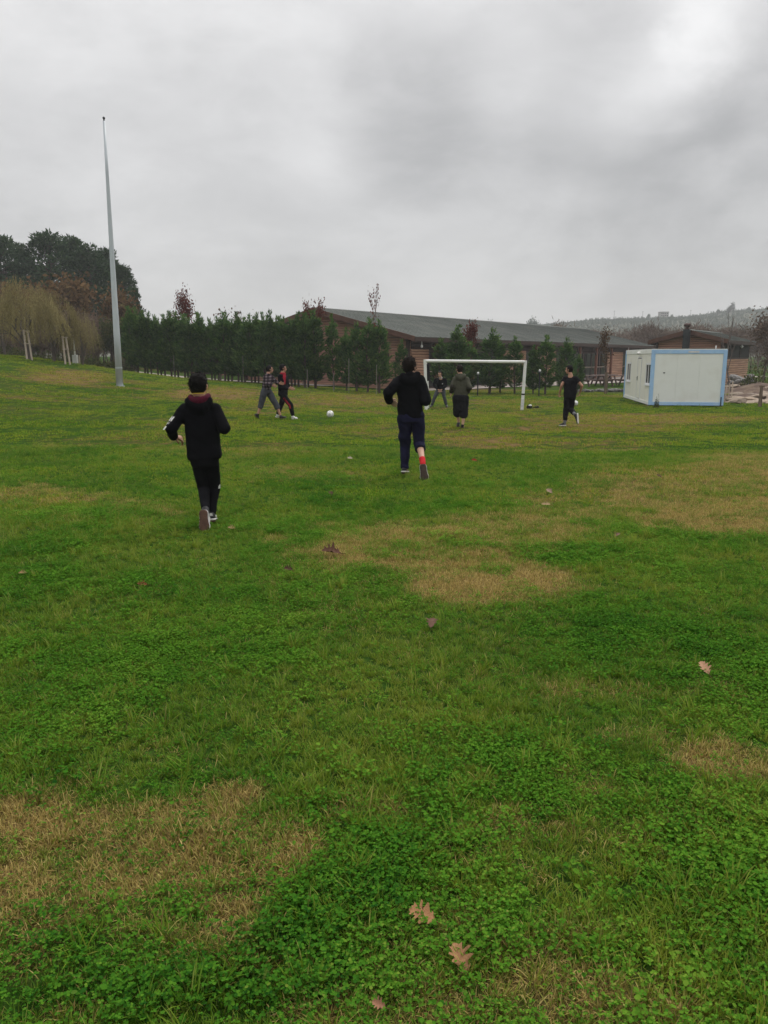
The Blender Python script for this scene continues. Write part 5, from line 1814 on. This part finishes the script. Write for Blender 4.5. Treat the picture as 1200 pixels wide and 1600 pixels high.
def hand_parts(body, fingers, wrist, d, palm_n, thumb_side, s, curl):
    """palm in the fused body, five bent fingers"""
    d = d.normalized(); n = (palm_n - d * palm_n.dot(d)).normalized(); t = d.cross(n) * thumb_side
    pc = wrist + d * .052 * s
    body.ell(pc, (.042 * s, .018 * s, .052 * s), (t, n, d))
    for i, (off, ln) in enumerate(((.030, .072), (.010, .080), (-.011, .074), (-.030, .058))):
        p = pc + t * off * s + d * .040 * s
        dd, pts = d, [p - d * .02 * s, p]
        for k in range(3):
            a = curl * (.55, .9, .7)[k] * (1 + .08 * i)
            dd = (dd * math.cos(a) + n * math.sin(a)).normalized()
            p = p + dd * ln * s * (.45, .32, .23)[k]
            pts.append(p)
        fingers.append((pts, [.0105 * s, .0100 * s, .0092 * s, .0085 * s, .0070 * s]))
    p = pc + t * .036 * s - d * .022 * s
    dd = (d * .55 + t * .7 + n * .35).normalized()
    fingers.append(([p - dd * .02 * s, p, p + dd * .034 * s, p + dd * .034 * s + (d * .75 + n * .55).normalized() * .028 * s], [.013 * s, .0125 * s, .0105 * s, .008 * s]))

def shoe(parent, ankle, heel, toe, sole_n, s, mat_up, mat_sole, name='shoe', toe_w=1.0, white=False, mid=None):
    """trainer: heel and toe points lie on the sole; sole_n points from the sole into the shoe"""
    d = (toe - heel); L_ = d.length; d = d.normalized()
    n = (sole_n - d * sole_n.dot(d)).normalized(); r = d.cross(n)
    up = Solid()
    prof = [(0.02, .62, .48), (.12, .80, .74), (.30, .80, .80), (.48, .82, .62), (.66, .98, .44), (.82, .95, .36), (.94, .66, .28), (1.0, .34, .18)]
    W = .050 * s * toe_w
    up.loft([(heel + d * (t * L_) + n * (.022 * s + h_ * .050 * s), r, w * W, n, h_ * .055 * s) for t, w, h_ in prof], 16, 2.2)
    up.limb([heel + d * L_ * .2 + n * .075 * s, ankle], [.046 * s, .040 * s])
    me = up.fuse('shoe', .009, 2)
    o = link(name, me, parent, mat_up)
    so = Solid()
    so.loft([(heel + d * (t * L_) + n * z, r, w * W * 1.08, d.cross(r), .001) for z, t, w in ()] or
            [(heel + d * (t * L_) + n * .014 * s, r, w * W * 1.10, n, .016 * s) for t, w in ((-.02, .45), (.04, .76), (.15, .88), (.35, .82), (.55, .90), (.72, 1.06), (.86, .98), (.96, .66), (1.02, .30))], 16, 3)
    link('sole', so.fuse('sole', .008, 1), o, mat_sole)
    if mid is not None:      # pale rubber edge between upper and sole
        ms = Solid()
        ms.loft([(heel + d * (t * L_) + n * .030 * s, r, w * W * 1.22, n, .010 * s) for t, w in ((-.03, .45), (.04, .76), (.15, .88), (.35, .84), (.55, .90), (.72, 1.06), (.86, .98), (.96, .66), (1.03, .30))], 16, 3)
        link('midsole', ms.fuse('midsole', .008, 1), o, mid)
    if white:      # pale flashes on the side and heel
        fl = MB()
        for sg in (-1, 1):
            a = heel + d * L_ * .28 + n * .055 * s + r * sg * W * .92
            fl.prism([a, a + d * L_ * .26 - n * .018 * s, a + d * L_ * .30 + n * .0 * s, a + d * L_ * .08 + n * .022 * s], r * sg * .006)
        h2 = heel + n * .07 * s - d * .004
        fl.prism([h2 - r * .018 * s, h2 + r * .018 * s, h2 + r * .014 * s + n * .028 * s, h2 - r * .014 * s + n * .028 * s], -d * .008)
        fl.build('flash', M['sole_white'], o)
    return o

def make_person(label, Y0, J, spec):
    """J: joints as (px, py, depth offset); everything becomes points in the place"""
    p = {k: P(v[0], v[1], Y0 + v[2]) for k, v in J.items()}
    org = Vector((p['hipL'].x / 2 + p['hipR'].x / 2, Y0, 0)); org.z = G(org.x, Y0)
    p = {k: v - org for k, v in p.items()}
    s = spec.get('scale', 1.0)
    vox = spec.get('voxel', .013)
    seed = spec.get('seed', 1)
    shL, shR, hpL, hpR = p['shL'], p['shR'], p['hipL'], p['hipR']
    chest, pelvis = (shL + shR) / 2, (hpL + hpR) / 2
    upv = (chest - pelvis).normalized()
    fw = Vector((*spec['facing'], 0)).normalized()
    us = (shR - shL); us = (us - upv * us.dot(upv)).normalized()
    uh = (hpR - hpL); uh = (uh - upv * uh.dot(upv)).normalized()
    if spec.get('twist0'): uh = us
    fs, fh = upv.cross(us), upv.cross(uh)
    lsh, lhp = (shR - shL).length, (hpR - hpL).length
    tw, td = spec.get('torso', (.165, .105))
    def ring(t, a, b_, shift=0.0):
        u = us.lerp(uh, 1 - t).normalized(); f = upv.cross(u)
        return (pelvis.lerp(chest, t) + f * shift, u, a, f, b_)
    # ---- head frame
    hf = Vector(spec['look']).normalized()
    hu = Vector(spec.get('head_up', (0, 0, 1))); hr = hf.cross(hu).normalized(); hu = hr.cross(hf).normalized()
    hc = p['head']; hs_ = spec.get('head', 1.0)
    ax = (hr, hf, hu)
    H = lambda r_, f_, u_: hc + hr * r_ * hs_ + hf * f_ * hs_ + hu * u_ * hs_
    body, fing = Solid(), []
    body.ell(H(0, -.012, .025), (.074 * hs_, .094 * hs_, .088 * hs_), ax)
    body.ell(H(0, .022, -.045), (.060 * hs_, .068 * hs_, .066 * hs_), ax)
    body.ell(H(0, .045, -.088), (.036 * hs_, .034 * hs_, .026 * hs_), ax)
    body.ell(H(0, .098, -.022), (.013 * hs_, .018 * hs_, .026 * hs_), ax)
    for sg in (-1, 1):
        body.ell(H(sg * .078, -.008, -.012), (.011 * hs_, .020 * hs_, .031 * hs_), ax)
        body.ell(H(sg * .034, .074, .016), (.022 * hs_, .014 * hs_, .009 * hs_), ax)
    nb = p['neck']
    body.limb([H(0, -.02, -.06), nb], [.052 * hs_, .060 * s])
    body.limb([nb, nb - upv * .05 * s], [.058 * s, .075 * s])
    body.loft([ring(-.06, tw * .80, td * .85), ring(.12, tw * .84, td * .9), ring(.40, tw * .76, td * .84), ring(.70, tw * .88, td * .95), ring(.9, tw * .92, td * .85), ring(1.0, tw * .72, td * .6)])
    ra = spec.get('arm', 1.0) * s
    for sd, sg in (('L', -1), ('R', 1)):
        sh, el, wr = p['sh' + sd], p['el' + sd], p['wr' + sd]
        body.limb([chest.lerp(sh, .6), sh, el, wr], [.055 * ra, .050 * ra, .038 * ra, .026 * ra])
        d = (wr - el).normalized()
        hd = spec.get('hand' + sd, {})
        dirv = Vector(hd['dir']) if 'dir' in hd else d
        pn = Vector(hd.get('palm', tuple(-us * sg)))
        hand_parts(body, fing, wr, dirv, pn, sg, s * hd.get('size', 1.0), hd.get('curl', .9))
    rl = spec.get('leg', 1.0) * s
    for sd in 'LR':
        hp, kn, an = p['hip' + sd], p['kn' + sd], p['an' + sd]
        calf = kn.lerp(an, .35)
        body.limb([hp, kn, calf, an], [.076 * rl, .050 * rl, .050 * rl, .032 * rl])
        body.limb([an, p['he' + sd].lerp(p['to' + sd], .5) * .6 + an * .4], [.032 * rl, .028 * rl])
    bme = body.fuse('person', vox * .8, 3, 0)
    skin = M[spec.get('skin', 'skin')]
    for m_ in (skin, M['eye'], M['lip']): bme.materials.append(m_)
    # fingers, eyes and mouth become part of the same mesh
    ex = MB()
    for pts, rad in fing:
        ex.tube(pts, rad, 7)
        ex.ball(pts[-1], rad[-1], 7, 5)
    for sg in (-1, 1):
        ex.ball(H(sg * .031, .083, .002), .0125 * hs_, 8, 6, 1)
    t_ = Solid().ell(H(0, .088, -.062), (.024 * hs_, .007 * hs_, .007 * hs_), ax, 10, 6)
    ex.add(t_.mb.v, t_.mb.f, 2)
    bm = bmesh.new(); bm.from_mesh(bme)
    base = len(bm.verts)
    vv = [bm.verts.new(v) for v in ex.v]
    for f, mi in zip(ex.f, ex.m):
        try:
            nf = bm.faces.new([vv[i] for i in f]); nf.material_index = mi; nf.smooth = True
        except ValueError:
            pass
    bm.to_mesh(bme); bm.free()
    o = link('person', bme, None, None, org)
    tag(o, label, 'person', spec.get('group', 'young people playing football'))

    # ---- hair
    hair = spec.get('hair', {})
    L1, L2 = 40, 26
    hvs, hfs = [], []
    r_ = random.Random(seed)
    for i in range(L2 + 1):
        ph = -math.pi / 2 + math.pi * i / L2
        for k in range(L1):
            th = 2 * math.pi * k / L1
            x, y, z = math.cos(ph) * math.cos(th), math.cos(ph) * math.sin(th), math.sin(ph)
            face = float(sstep(.30, .62, y)) * float(1 - sstep(.28, .62, z))
            low = float(1 - sstep(-.75, -.45, z + .25 * y)) * float(sstep(-.25, .35, y))
            k_ = 1 - .30 * max(face, low)
            nse = 1 + hair.get('rough', .05) * float(noise3(x * 5 + seed, y * 5, z * 5)) + .04 * float(noise3(x * 13 + seed, y * 13, z * 13))
            vol = hair.get('vol', 1.0)
            hvs.append(H(x * .083 * k_ * nse * vol, y * .103 * k_ * nse * vol - .012, z * (.104 if z > 0 else .116) * k_ * nse * vol + .018 + hair.get('lift', 0) * max(z, 0)))
    for i in range(L2):
        for k in range(L1):
            k2 = (k + 1) % L1
            hfs.append((i * L1 + k, i * L1 + k2, (i + 1) * L1 + k2, (i + 1) * L1 + k))
    hm = MB().add(hvs, hfs)
    n_l = hair.get('locks', 160)
    for _ in range(n_l):      # short locks breaking the outline
        z = r_.uniform(-.55, 1); th = r_.uniform(0, 6.283)
        y = math.sqrt(max(0, 1 - z * z)) * math.sin(th); x = math.sqrt(max(0, 1 - z * z)) * math.cos(th)
        if y > .35 and z < .45: continue
        b0 = H(x * .082, y * .102 - .012, z * .103 + .018 + hair.get('lift', 0) * max(z, 0))
        nrm = (hr * x + hf * y + hu * z).normalized()
        dn = (nrm * r_.uniform(.3, .9) * hair.get('stick', 1) + hu * r_.uniform(-.7, .3) + hr * r_.gauss(0, .5) + hf * r_.gauss(0, .4)).normalized()
        sdv = dn.cross(nrm).normalized() * .006
        ln = r_.uniform(.012, .032) * hair.get('len', 1)
        hm.add([b0 - sdv, b0 + sdv, b0 + dn * ln, b0 - nrm * .006], [(0, 1, 2), (1, 3, 2), (3, 0, 2)])
    hm.build('hair', M[hair.get('mat', 'hair')], o, smooth=True)

    # ---- top
    T = spec['top']
    g = T.get('ease', .02)
    A = T.get('w', tw); B = T.get('d', td)
    top_ = Solid()
    hem = T.get('hem', -.05)
    rings = [ring(hem, A * T.get('hemw', .95) + g * .5, B * .95 + g), ring(hem + .05, A * T.get('hemw', .95) + g, B + g), ring(.25, A * T.get('waist', .93) + g, B + g * .9), ring(.5, A * T.get('mid', .96) + g, B + g), ring(.75, A * 1.0 + g, B * 1.02 + g), ring(.92, A * .95 + g, B * .88 + g), ring(1.03, A * .70 + g, B * .62 + g), ring(1.10, A * .42, B * .5)]
    top_.loft(rings)
    slv = T.get('sleeve', 1.0)
    for sd in 'LR':
        sh, el, wr = p['sh' + sd], p['el' + sd], p['wr' + sd]
        a = (.058 + g * .75) * ra * T.get('arm', 1); b_ = (.046 + g * .8) * ra * T.get('arm', 1); c_ = (.032 + g * .7) * ra * T.get('arm', 1)
        if slv < 1:
            e_ = sh.lerp(el, slv)
            top_.open_limb([chest.lerp(sh, .5), sh, e_], [a, a, a * .98])
        else:
            top_.open_limb([chest.lerp(sh, .5), sh, sh.lerp(el, .5), el, el.lerp(wr, .5), wr], [a, a, (a + b_) / 2 * 1.02, b_ * 1.05, (b_ + c_) / 2 * 1.04, c_])
    if T.get('hood'):
        hb = nb + (-fs) * .055 * s + upv * .022 * s
        for k in range(9):
            an_ = math.pi * k / 8
            top_.ell(hb + us * math.cos(an_) * .098 * s - fs * math.sin(an_) * .055 * s - upv * (.035 + .075 * math.sin(an_)) * s, (.052 * s, .048 * s, (.046 + .026 * math.sin(an_)) * s))
        top_.ell(hb - fs * .02 * s - upv * .05 * s, (.085 * s, .05 * s, .07 * s), (us, fs, upv))
    if T.get('collar'):
        for k in range(10):
            an_ = 2 * math.pi * k / 10
            top_.ell(nb + us * math.cos(an_) * .060 * s + fs * math.sin(an_) * .058 * s - upv * .012 * s, (.022 * s, .022 * s, .03 * s))
    tm_ = top_.fuse('top', vox * .85, 2, T.get('wrinkle', .0055), T.get('wfreq', 13), seed)
    tops = link(T.get('name', 'hoodie'), tm_, o, M[T['mat']])
    # ---- trousers
    Q = spec['legs']
    tr = Solid()
    e = Q.get('ease', .018)
    tr.loft([ring(-.16, tw * .80 + e, td * .92 + e), ring(-.04, tw * .88 + e, td + e), ring(.10, tw * .86 + e, td * .95 + e), ring(.2, tw * .82 + e * .5, td * .88 + e * .5)])
    for sd in 'LR':
        hp, kn, an = p['hip' + sd], p['kn' + sd], p['an' + sd]
        cut = Q.get('cut' + sd, 1.0)      # 1 = ankle, 0 = knee
        kf = Q.get('fit', 1.0)
        r0, r1, r2 = (.082 * rl + e) * kf, (.056 * rl + e) * Q.get('knee', 1.0), (.040 * rl + e * .8) * Q.get('ankle', 1.0)
        end = kn.lerp(an, cut)
        rc = r1 + (r2 - r1) * cut
        tr.open_limb([hp, hp.lerp(kn, .5), kn, kn.lerp(end, .5), end], [r0, (r0 + r1) / 2 * 1.03, r1, (r1 + rc) / 2 * 1.05, rc])
        if Q.get('roll' + sd):
            dv = (an - kn).normalized()
            tr.mb.tube([end - dv * .05, end + dv * .012], [rc * 1.16, rc * 1.16], 16)
    if Q.get('skirt'):
        tr.loft([(pelvis - upv * .05, uh, tw * 1.0, fh, td * 1.05), (pelvis - upv * .22 * s, uh, tw * 1.05, fh, td * 1.12), (pelvis - upv * .34 * s, uh, tw * 1.0, fh, td * 1.0)])
    tq = tr.fuse('trousers', vox * .85, 2, Q.get('wrinkle', .006), Q.get('wfreq', 11), seed + 9)
    trs = link(Q.get('name', 'trousers'), tq, o, M[Q['mat']])
    # ---- socks and shoes
    for sd in 'LR':
        an, he, to = p['an' + sd], p['he' + sd], p['to' + sd]
        sk = spec.get('sock' + sd)
        if sk:
            kn = p['kn' + sd]
            mb = Solid().open_limb([he.lerp(to, .2) * .4 + an * .6, an, an.lerp(kn, sk[1])], [.040 * s, .042 * s, .046 * s])
            link('sock', mb.fuse('sock', .008, 1), o, M[sk[0]])
        S_ = spec['shoes']
        n = Vector(S_.get('n' + sd, (0, 0, 1)))
        shoe(o, an, he, to, n, s * S_.get('size', 1.0), M[S_['mat']], M[S_['sole']], white=S_.get('flash', False), mid=M[S_['mid']] if 'mid' in S_ else None)
    ctx = dict(p=p, us=us, fs=fs, upv=upv, nb=nb, chest=chest, pelvis=pelvis, s=s, o=o, tops=tops, trs=trs, hr=hr, hf=hf, hu=hu, uh=uh, fh=fh, ra=ra, rl=rl, g=g, tw=tw, td=td, A=A, B=B, ring=ring)
    return ctx

def pY(px, py):
    return hit(px, py).y

def ribbon(name, pts, w, n, thick, mat, parent):
    """thin strip of cloth following points, offset along n"""
    mb = MB()
    pts = [Vector(q) for q in pts]
    for i in range(len(pts) - 1):
        d = (pts[i + 1] - pts[i]).normalized(); sd = d.cross(n).normalized() * w / 2
        mb.prism([pts[i] - sd, pts[i] + sd, pts[i + 1] + sd, pts[i + 1] - sd], n * thick)
    return mb.build(name, mat, parent)

# 1 --- nearest boy, running away, black hooded top with maroon lining
Y1 = pY(327, 819)
c = make_person('boy in a black hooded top with maroon hood lining running away, nearest to the camera', Y1, dict(
    head=(310.5, 602.5, .02), neck=(313, 624, 0), shL=(290, 640, 0), shR=(337, 639, 0), elL=(267, 671, -.10), elR=(350.5, 669, -.10), wrL=(271, 681, .10), wrR=(333, 667, .16),
    hipL=(309, 716, 0), hipR=(331, 716, 0), knL=(318, 763, .08), knR=(335, 760, .14), anL=(321, 795, -.20), anR=(331, 804, .04),
    heL=(317, 797, -.30), toL=(319, 830.5, -.36), heR=(330, 816, -.04), toR=(332, 814, .24)), dict(
    facing=(0, 1), look=(.10, 1, -.05), scale=.90, head=1.03, voxel=.010, torso=(.150, .095), seed=3, arm=.95, leg=.90,
    hair=dict(rough=.07, len=1.1, stick=.8, locks=320), handL=dict(dir=(.75, .5, -.35), palm=(.2, .6, -.7), curl=1.15, size=1.0), handR=dict(curl=1.2),
    top=dict(mat='black_fleece', hood=True, ease=.022, hem=-.02, hemw=.94, waist=.95, mid=.97, arm=1.0, wrinkle=.011, wfreq=10),
    legs=dict(mat='black_trouser', ease=.012, ankle=.9, fit=.95), shoes=dict(mat='shoe_black', sole='sole_brown', nL=(0, 1, .15), flash=True, size=1.0, mid='sole_white')))
s_ = c['s']; nb, us, fs, upv = c['nb'], c['us'], c['fs'], c['upv']
cl = Solid()
for k in range(11):
    a = math.pi * (k / 10) 
    cl.ell(nb + us * math.cos(a) * .092 * s_ - fs * (math.sin(a) * .085 + .03) * s_ + upv * (.022 - .030 * math.sin(a)) * s_, (.034 * s_, .028 * s_, .044 * s_))
link('hood_lining', cl.fuse('hood_lining', .009, 2, .003), c['o'], M['maroon'])
cd = MB().tube([nb + us * math.cos(a) * .066 * s_ - fs * (math.sin(a) * .080 + .018) * s_ + upv * .060 for a in np.linspace(.35, 2.8, 12)], .0045, 6)
cd.build('neck_cord', M['yellow_cord'], c['o'], smooth=True)
# white marks down the left sleeve
pp = c['p']
for t0, t1, w in ((.32, .55, .050), (.60, .72, .035), (.80, .98, .022)):
    a, b_ = pp['shL'].lerp(pp['elL'], t0), pp['shL'].lerp(pp['elL'], t1)
    n = (-us * .72 - fs * .62).normalized(); off = n * (.086 * c['ra'])
    pts = [a + off, a.lerp(b_, .5) + off * 1.02, b_ + off]
    ribbon('sleeve_mark', pts, w, n, .006, M['sole_white'], c['o'])
a = pp['knR'].lerp(pp['anR'], -.05)
n = (us * .8 - fs * .6).normalized()
ribbon('trouser_mark', [a + n * .062 + upv * .035, a + n * .066, a + n * .064 - upv * .03], .022, n, .006, M['sole_white'], c['o'])

# 2 --- youth in navy trousers with one leg rolled up, red socks
Y2 = pY(634, 743)
c = make_person('youth in black hooded top and navy trousers, one leg rolled up over a red sock', Y2, dict(
    head=(640, 573, .03), neck=(640.5, 585, .0), shL=(623, 596, .0), shR=(656, 595, 0), elL=(606.5, 614, -.12), elR=(665.5, 626, -.12), wrL=(608.5, 627, .12), wrR=(656, 624, .16),
    hipL=(632, 650, 0), hipR=(653, 650, 0), knL=(633, 696, .12), knR=(655.5, 693, .06), anL=(632.5, 732, .06), anR=(660.5, 722, -.30),
    heL=(631.5, 740, -.02), toL=(634, 740, .28), heR=(660.5, 725.5, -.38), toR=(664, 752, -.42)), dict(
    facing=(0, 1), look=(.42, 1, -.05), scale=1.0, head=1.04, voxel=.0115, torso=(.165, .105), seed=7, arm=1.05, skin='skin_pale',
    hair=dict(rough=.12, len=1.5, stick=1.3, locks=260, vol=1.05, lift=.012, mat='hair_brown'), handL=dict(dir=(.45, .6, -.2), palm=(.7, .2, -.5), curl=1.1, size=1.08),
    top=dict(mat='black_fleece', hood=True, ease=.022, hem=-.06, hemw=.98, waist=.98, wrinkle=.012, wfreq=10, arm=1.08),
    legs=dict(mat='navy_trouser', ease=.022, cutR=.30, rollR=True, ankle=.95, wrinkle=.013), sockR=('sock_red', .20), sockL=('sock_red', .10),
    shoes=dict(mat='shoe_black', sole='sole_dark', nR=(0, 1, .1), flash=False, size=1.02, mid='sole_white')))

# 3 --- checked shirt, grey three quarter trousers
Y3 = pY(441, 656)
c = make_person('boy in a dark checked shirt and grey three quarter trousers striding right beside another', Y3, dict(
    head=(421.5, 577, .05), neck=(419, 584, .03), shL=(423.5, 589, .17), shR=(415, 589, -.15), elL=(430, 596, .22), elR=(417, 600, -.24), wrL=(436, 599, .20), wrR=(425.5, 602, -.22),
    hipL=(418, 610, .09), hipR=(413.5, 610, -.08), knL=(431.5, 632, .08), knR=(407.5, 633, -.08), anL=(438.5, 650, .06), anR=(403, 647.5, -.1),
    heL=(437.5, 655.2, .06), toL=(447.5, 653, .05), heR=(397.5, 647.5, -.1), toR=(404.5, 659.5, -.1)), dict(
    facing=(1, .25), look=(1, .45, .02), head=1.02, scale=1.0, voxel=.014, torso=(.155, .105), seed=11, skin='skin',
    hair=dict(rough=.08, locks=80), handR=dict(dir=(.9, .1, -.35), curl=.9), handL=dict(dir=(1, .1, -.1), curl=.5),
    top=dict(name='shirt', mat='check_cloth', ease=.02, hem=-.05, hemw=1.02, collar=True, wrinkle=.008),
    legs=dict(mat='grey_trouser', ease=.028, cutL=.40, cutR=.30, fit=1.0, wrinkle=.009), shoes=dict(mat='shoe_black', sole='sole_dark', nL=(-.1, 0, 1), nR=(.8, .0, .45))))

# 4 --- black and red tracksuit
Y4 = pY(460, 656)
c = make_person('boy in a black and red tracksuit and white shoes running towards the ball', Y4 + .25, dict(
    head=(442.5, 575.5, .03), neck=(442, 583, .02), shL=(446, 588.5, .17), shR=(437.5, 588.5, -.15), elL=(449, 603, .24), elR=(439, 604, -.22), wrL=(455, 606, .20), wrR=(451, 607, -.18),
    hipL=(444, 615, .08), hipR=(440, 615, -.08), knL=(439, 634, .10), knR=(454, 633, -.06), anL=(433.5, 648, .12), anR=(458, 650.5, -.06),
    heL=(430, 651, .12), toL=(436.5, 657.5, .12), heR=(456, 655.5, -.06), toR=(465, 654.7, -.08)), dict(
    facing=(1, .2), look=(1, .25, .02), head=1.02, scale=1.0, voxel=.014, torso=(.155, .110), seed=13,
    hair=dict(rough=.08, locks=80), handR=dict(dir=(1, -.1, -.1), curl=.7),
    top=dict(name='tracksuit_top', mat='black_fleece', ease=.024, hem=-.10, collar=False, wrinkle=.007),
    legs=dict(mat='black_trouser', ease=.02, cutL=.95, cutR=.95, wrinkle=.008), shoes=dict(mat='sole_white', sole='sole_white', nL=(.6, 0, .6), nR=(-.1, 0, 1))))
nb, us, fs, upv, pp = c['nb'], c['us'], c['fs'], c['upv'], c['p']
cl = Solid()
for k in range(12):
    a = 2 * math.pi * k / 12
    cl.ell(nb + us * math.cos(a) * .066 + fs * math.sin(a) * .064 - upv * .015, (.028, .028, .040))
link('red_collar', cl.fuse('red_collar', .012, 2), c['o'], M['red_cloth'])
pl = Solid()
q0 = c['chest'] + fs * .075 + us * .085
pl.loft([(q0 + upv * .06 - us * .05, us, .055, fs, .055), (q0 - upv * .02, us, .06, fs, .066), (q0 - upv * .13 + us * .0, us, .045, fs, .066), (q0 - upv * .24 + us * .005, us, .018, fs, .060)], 14)
link('red_panel', pl.fuse('red_panel', .012, 2), c['o'], M['red_cloth'])
n = (us * .9 + fs * .1).normalized()
ribbon('red_stripe', [pp['hipR'].lerp(pp['knR'], t) + n * (.096 - .022 * t) for t in (.35, .6, .85, 1.0)] + [pp['knR'].lerp(pp['anR'], .3) + n * .068], .05, n, .012, M['red_cloth'], c['o'])

# 5 --- keeper, bending slightly forward, facing the camera
Y5 = pY(675, 636.5)
c = make_person('goalkeeper in a dark top and grey trousers standing astride with hands together', Y5, dict(
    head=(687.4, 584.5, -.22), neck=(688.5, 590, -.14), shL=(695.5, 593.5, -.10), shR=(681.5, 593.5, -.10), elL=(696.5, 602.5, -.12), elR=(678, 602, -.10), wrL=(690.5, 608.5, -.28), wrR=(684.5, 608.5, -.28),
    hipL=(691.8, 608.5, .05), hipR=(685.2, 608.5, .05), knL=(694, 620, -.06), knR=(679.5, 620, -.06), anL=(697.2, 632.5, .0), anR=(674.8, 633, .0),
    heL=(697.2, 635.5, .06), toL=(698.5, 636.5, -.2), heR=(674.5, 635.5, .06), toR=(672.5, 636.8, -.2)), dict(
    facing=(-.15, -1), look=(-.45, -1, -.15), head=1.06, scale=1.02, voxel=.015, torso=(.165, .11), seed=17, skin='skin_pale',
    hair=dict(rough=.06, locks=60), handL=dict(dir=(-.6, -.3, -.7), curl=.8, size=1.25), handR=dict(dir=(.6, -.3, -.7), curl=.8, size=1.25),
    top=dict(name='pullover', mat='black_fleece', ease=.022, hem=-.02, wrinkle=.007, collar=False),
    legs=dict(mat='jean_grey', ease=.02, wrinkle=.009), shoes=dict(mat='shoe_black', sole='sole_dark')))
nb, us, fs, upv = c['nb'], c['us'], c['fs'], c['upv']
cl = Solid()
for k in range(10):
    a = 2 * math.pi * k / 10
    cl.ell(nb + us * math.cos(a) * .062 + fs * (math.sin(a) * .062) - upv * .005, (.022, .022, .024))
link('shirt_collar', cl.fuse('shirt_collar', .012, 1), c['o'], M['collar_pale'])
MB().ball(c['chest'] + fs * .15 - us * .07 - upv * .12, (.022, .012, .03), 8, 6).build('badge', M['collar_pale'], c['o'])

# 6 --- man in olive hooded top and wide black trousers
Y6 = pY(721, 669)
c = make_person('youth in an olive hooded top and wide black calf length trousers seen from behind', Y6, dict(
    head=(718, 577, .03), neck=(719.5, 585.5, .0), shL=(711, 593.5, 0), shR=(729, 593.5, 0), elL=(707, 605, -.06), elR=(733.5, 606, -.12), wrL=(704.8, 613, .06), wrR=(729, 613.5, .14),
    hipL=(714.5, 622, 0), hipR=(725.5, 622, 0), knL=(714.5, 643, .12), knR=(725, 644, .0), anL=(717, 661, .18), anR=(723, 664.5, -.04),
    heL=(716, 667, .10), toL=(715.5, 665.5, .38), heR=(722.5, 669, -.04), toR=(722.5, 667.5, .24)), dict(
    facing=(0, 1), look=(-.35, 1, -.02), head=1.03, scale=1.0, voxel=.0135, torso=(.165, .11), seed=19, skin='skin_pale',
    hair=dict(rough=.05, locks=90, mat='hair_brown'), handL=dict(dir=(-.1, .25, -1), curl=.5),
    top=dict(mat='olive_fleece', hood=True, ease=.024, hem=-.03, waist=1.0, wrinkle=.008, arm=1.1),
    legs=dict(mat='black_cloth', ease=.05, cutL=.30, cutR=.36, fit=1.0, knee=1.05, ankle=1.3, wrinkle=.012, wfreq=8, skirt=True), shoes=dict(mat='shoe_black', sole='sole_dark')))
pp = c['p']
for sd in 'LR':       # darker lower sleeves
    e0, w0 = pp['el' + sd], pp['wr' + sd]
    a = pp['sh' + sd].lerp(e0, .9)
    q = Solid().open_limb([a, e0, e0.lerp(w0, .5), w0.lerp(e0, .03)], [.074, .0745, .068, .058])
    link('lower_sleeve', q.fuse('lower_sleeve', .012, 2, .006, 13, 5), c['o'], M['dark_olive'])

# 7 --- man all in black, running left
Y7 = pY(879, 666.5)
c = make_person('young man in black t-shirt and black trousers running left, sole of one shoe showing', Y7, dict(
    head=(889, 577.5, .02), neck=(891.5, 586, .0), shL=(883.5, 592, .06), shR=(900, 592, -.06), elL=(877.5, 602, .02), elR=(909.5, 603, -.14), wrL=(874.5, 614, .20), wrR=(906, 613.5, .06),
    hipL=(886.5, 618, .04), hipR=(894.5, 618, -.02), knL=(884.5, 640, .06), knR=(892, 640, .10), anL=(882.5, 660.5, .0), anR=(898.5, 647.5, -.36),
    heL=(884, 665.6, -.02), toL=(873.8, 665.6, .12), heR=(903.2, 645.5, -.42), toR=(904.2, 662, -.44)), dict(
    facing=(-.55, 1), look=(-.85, .6, -.02), head=1.0, scale=1.0, voxel=.0135, torso=(.165, .11), seed=23,
    hair=dict(rough=.07, locks=110, lift=.006), handL=dict(dir=(-.1, .6, -.7), curl=1.0), handR=dict(dir=(-.2, .3, -1), curl=1.0),
    top=dict(name='shirt', mat='black_trouser', ease=.018, hem=-.12, waist=1.0, sleeve=.48, wrinkle=.007, arm=1.08),
    legs=dict(mat='black_trouser', ease=.02, cutL=.84, cutR=.72, ankle=1.0, wrinkle=.009), sockR=('sock_grey', .3), sockL=('sock_grey', .22),
    shoes=dict(mat='shoe_black', sole='sole_white', nR=(-.95, .5, .2), nL=(0, 0, 1))))
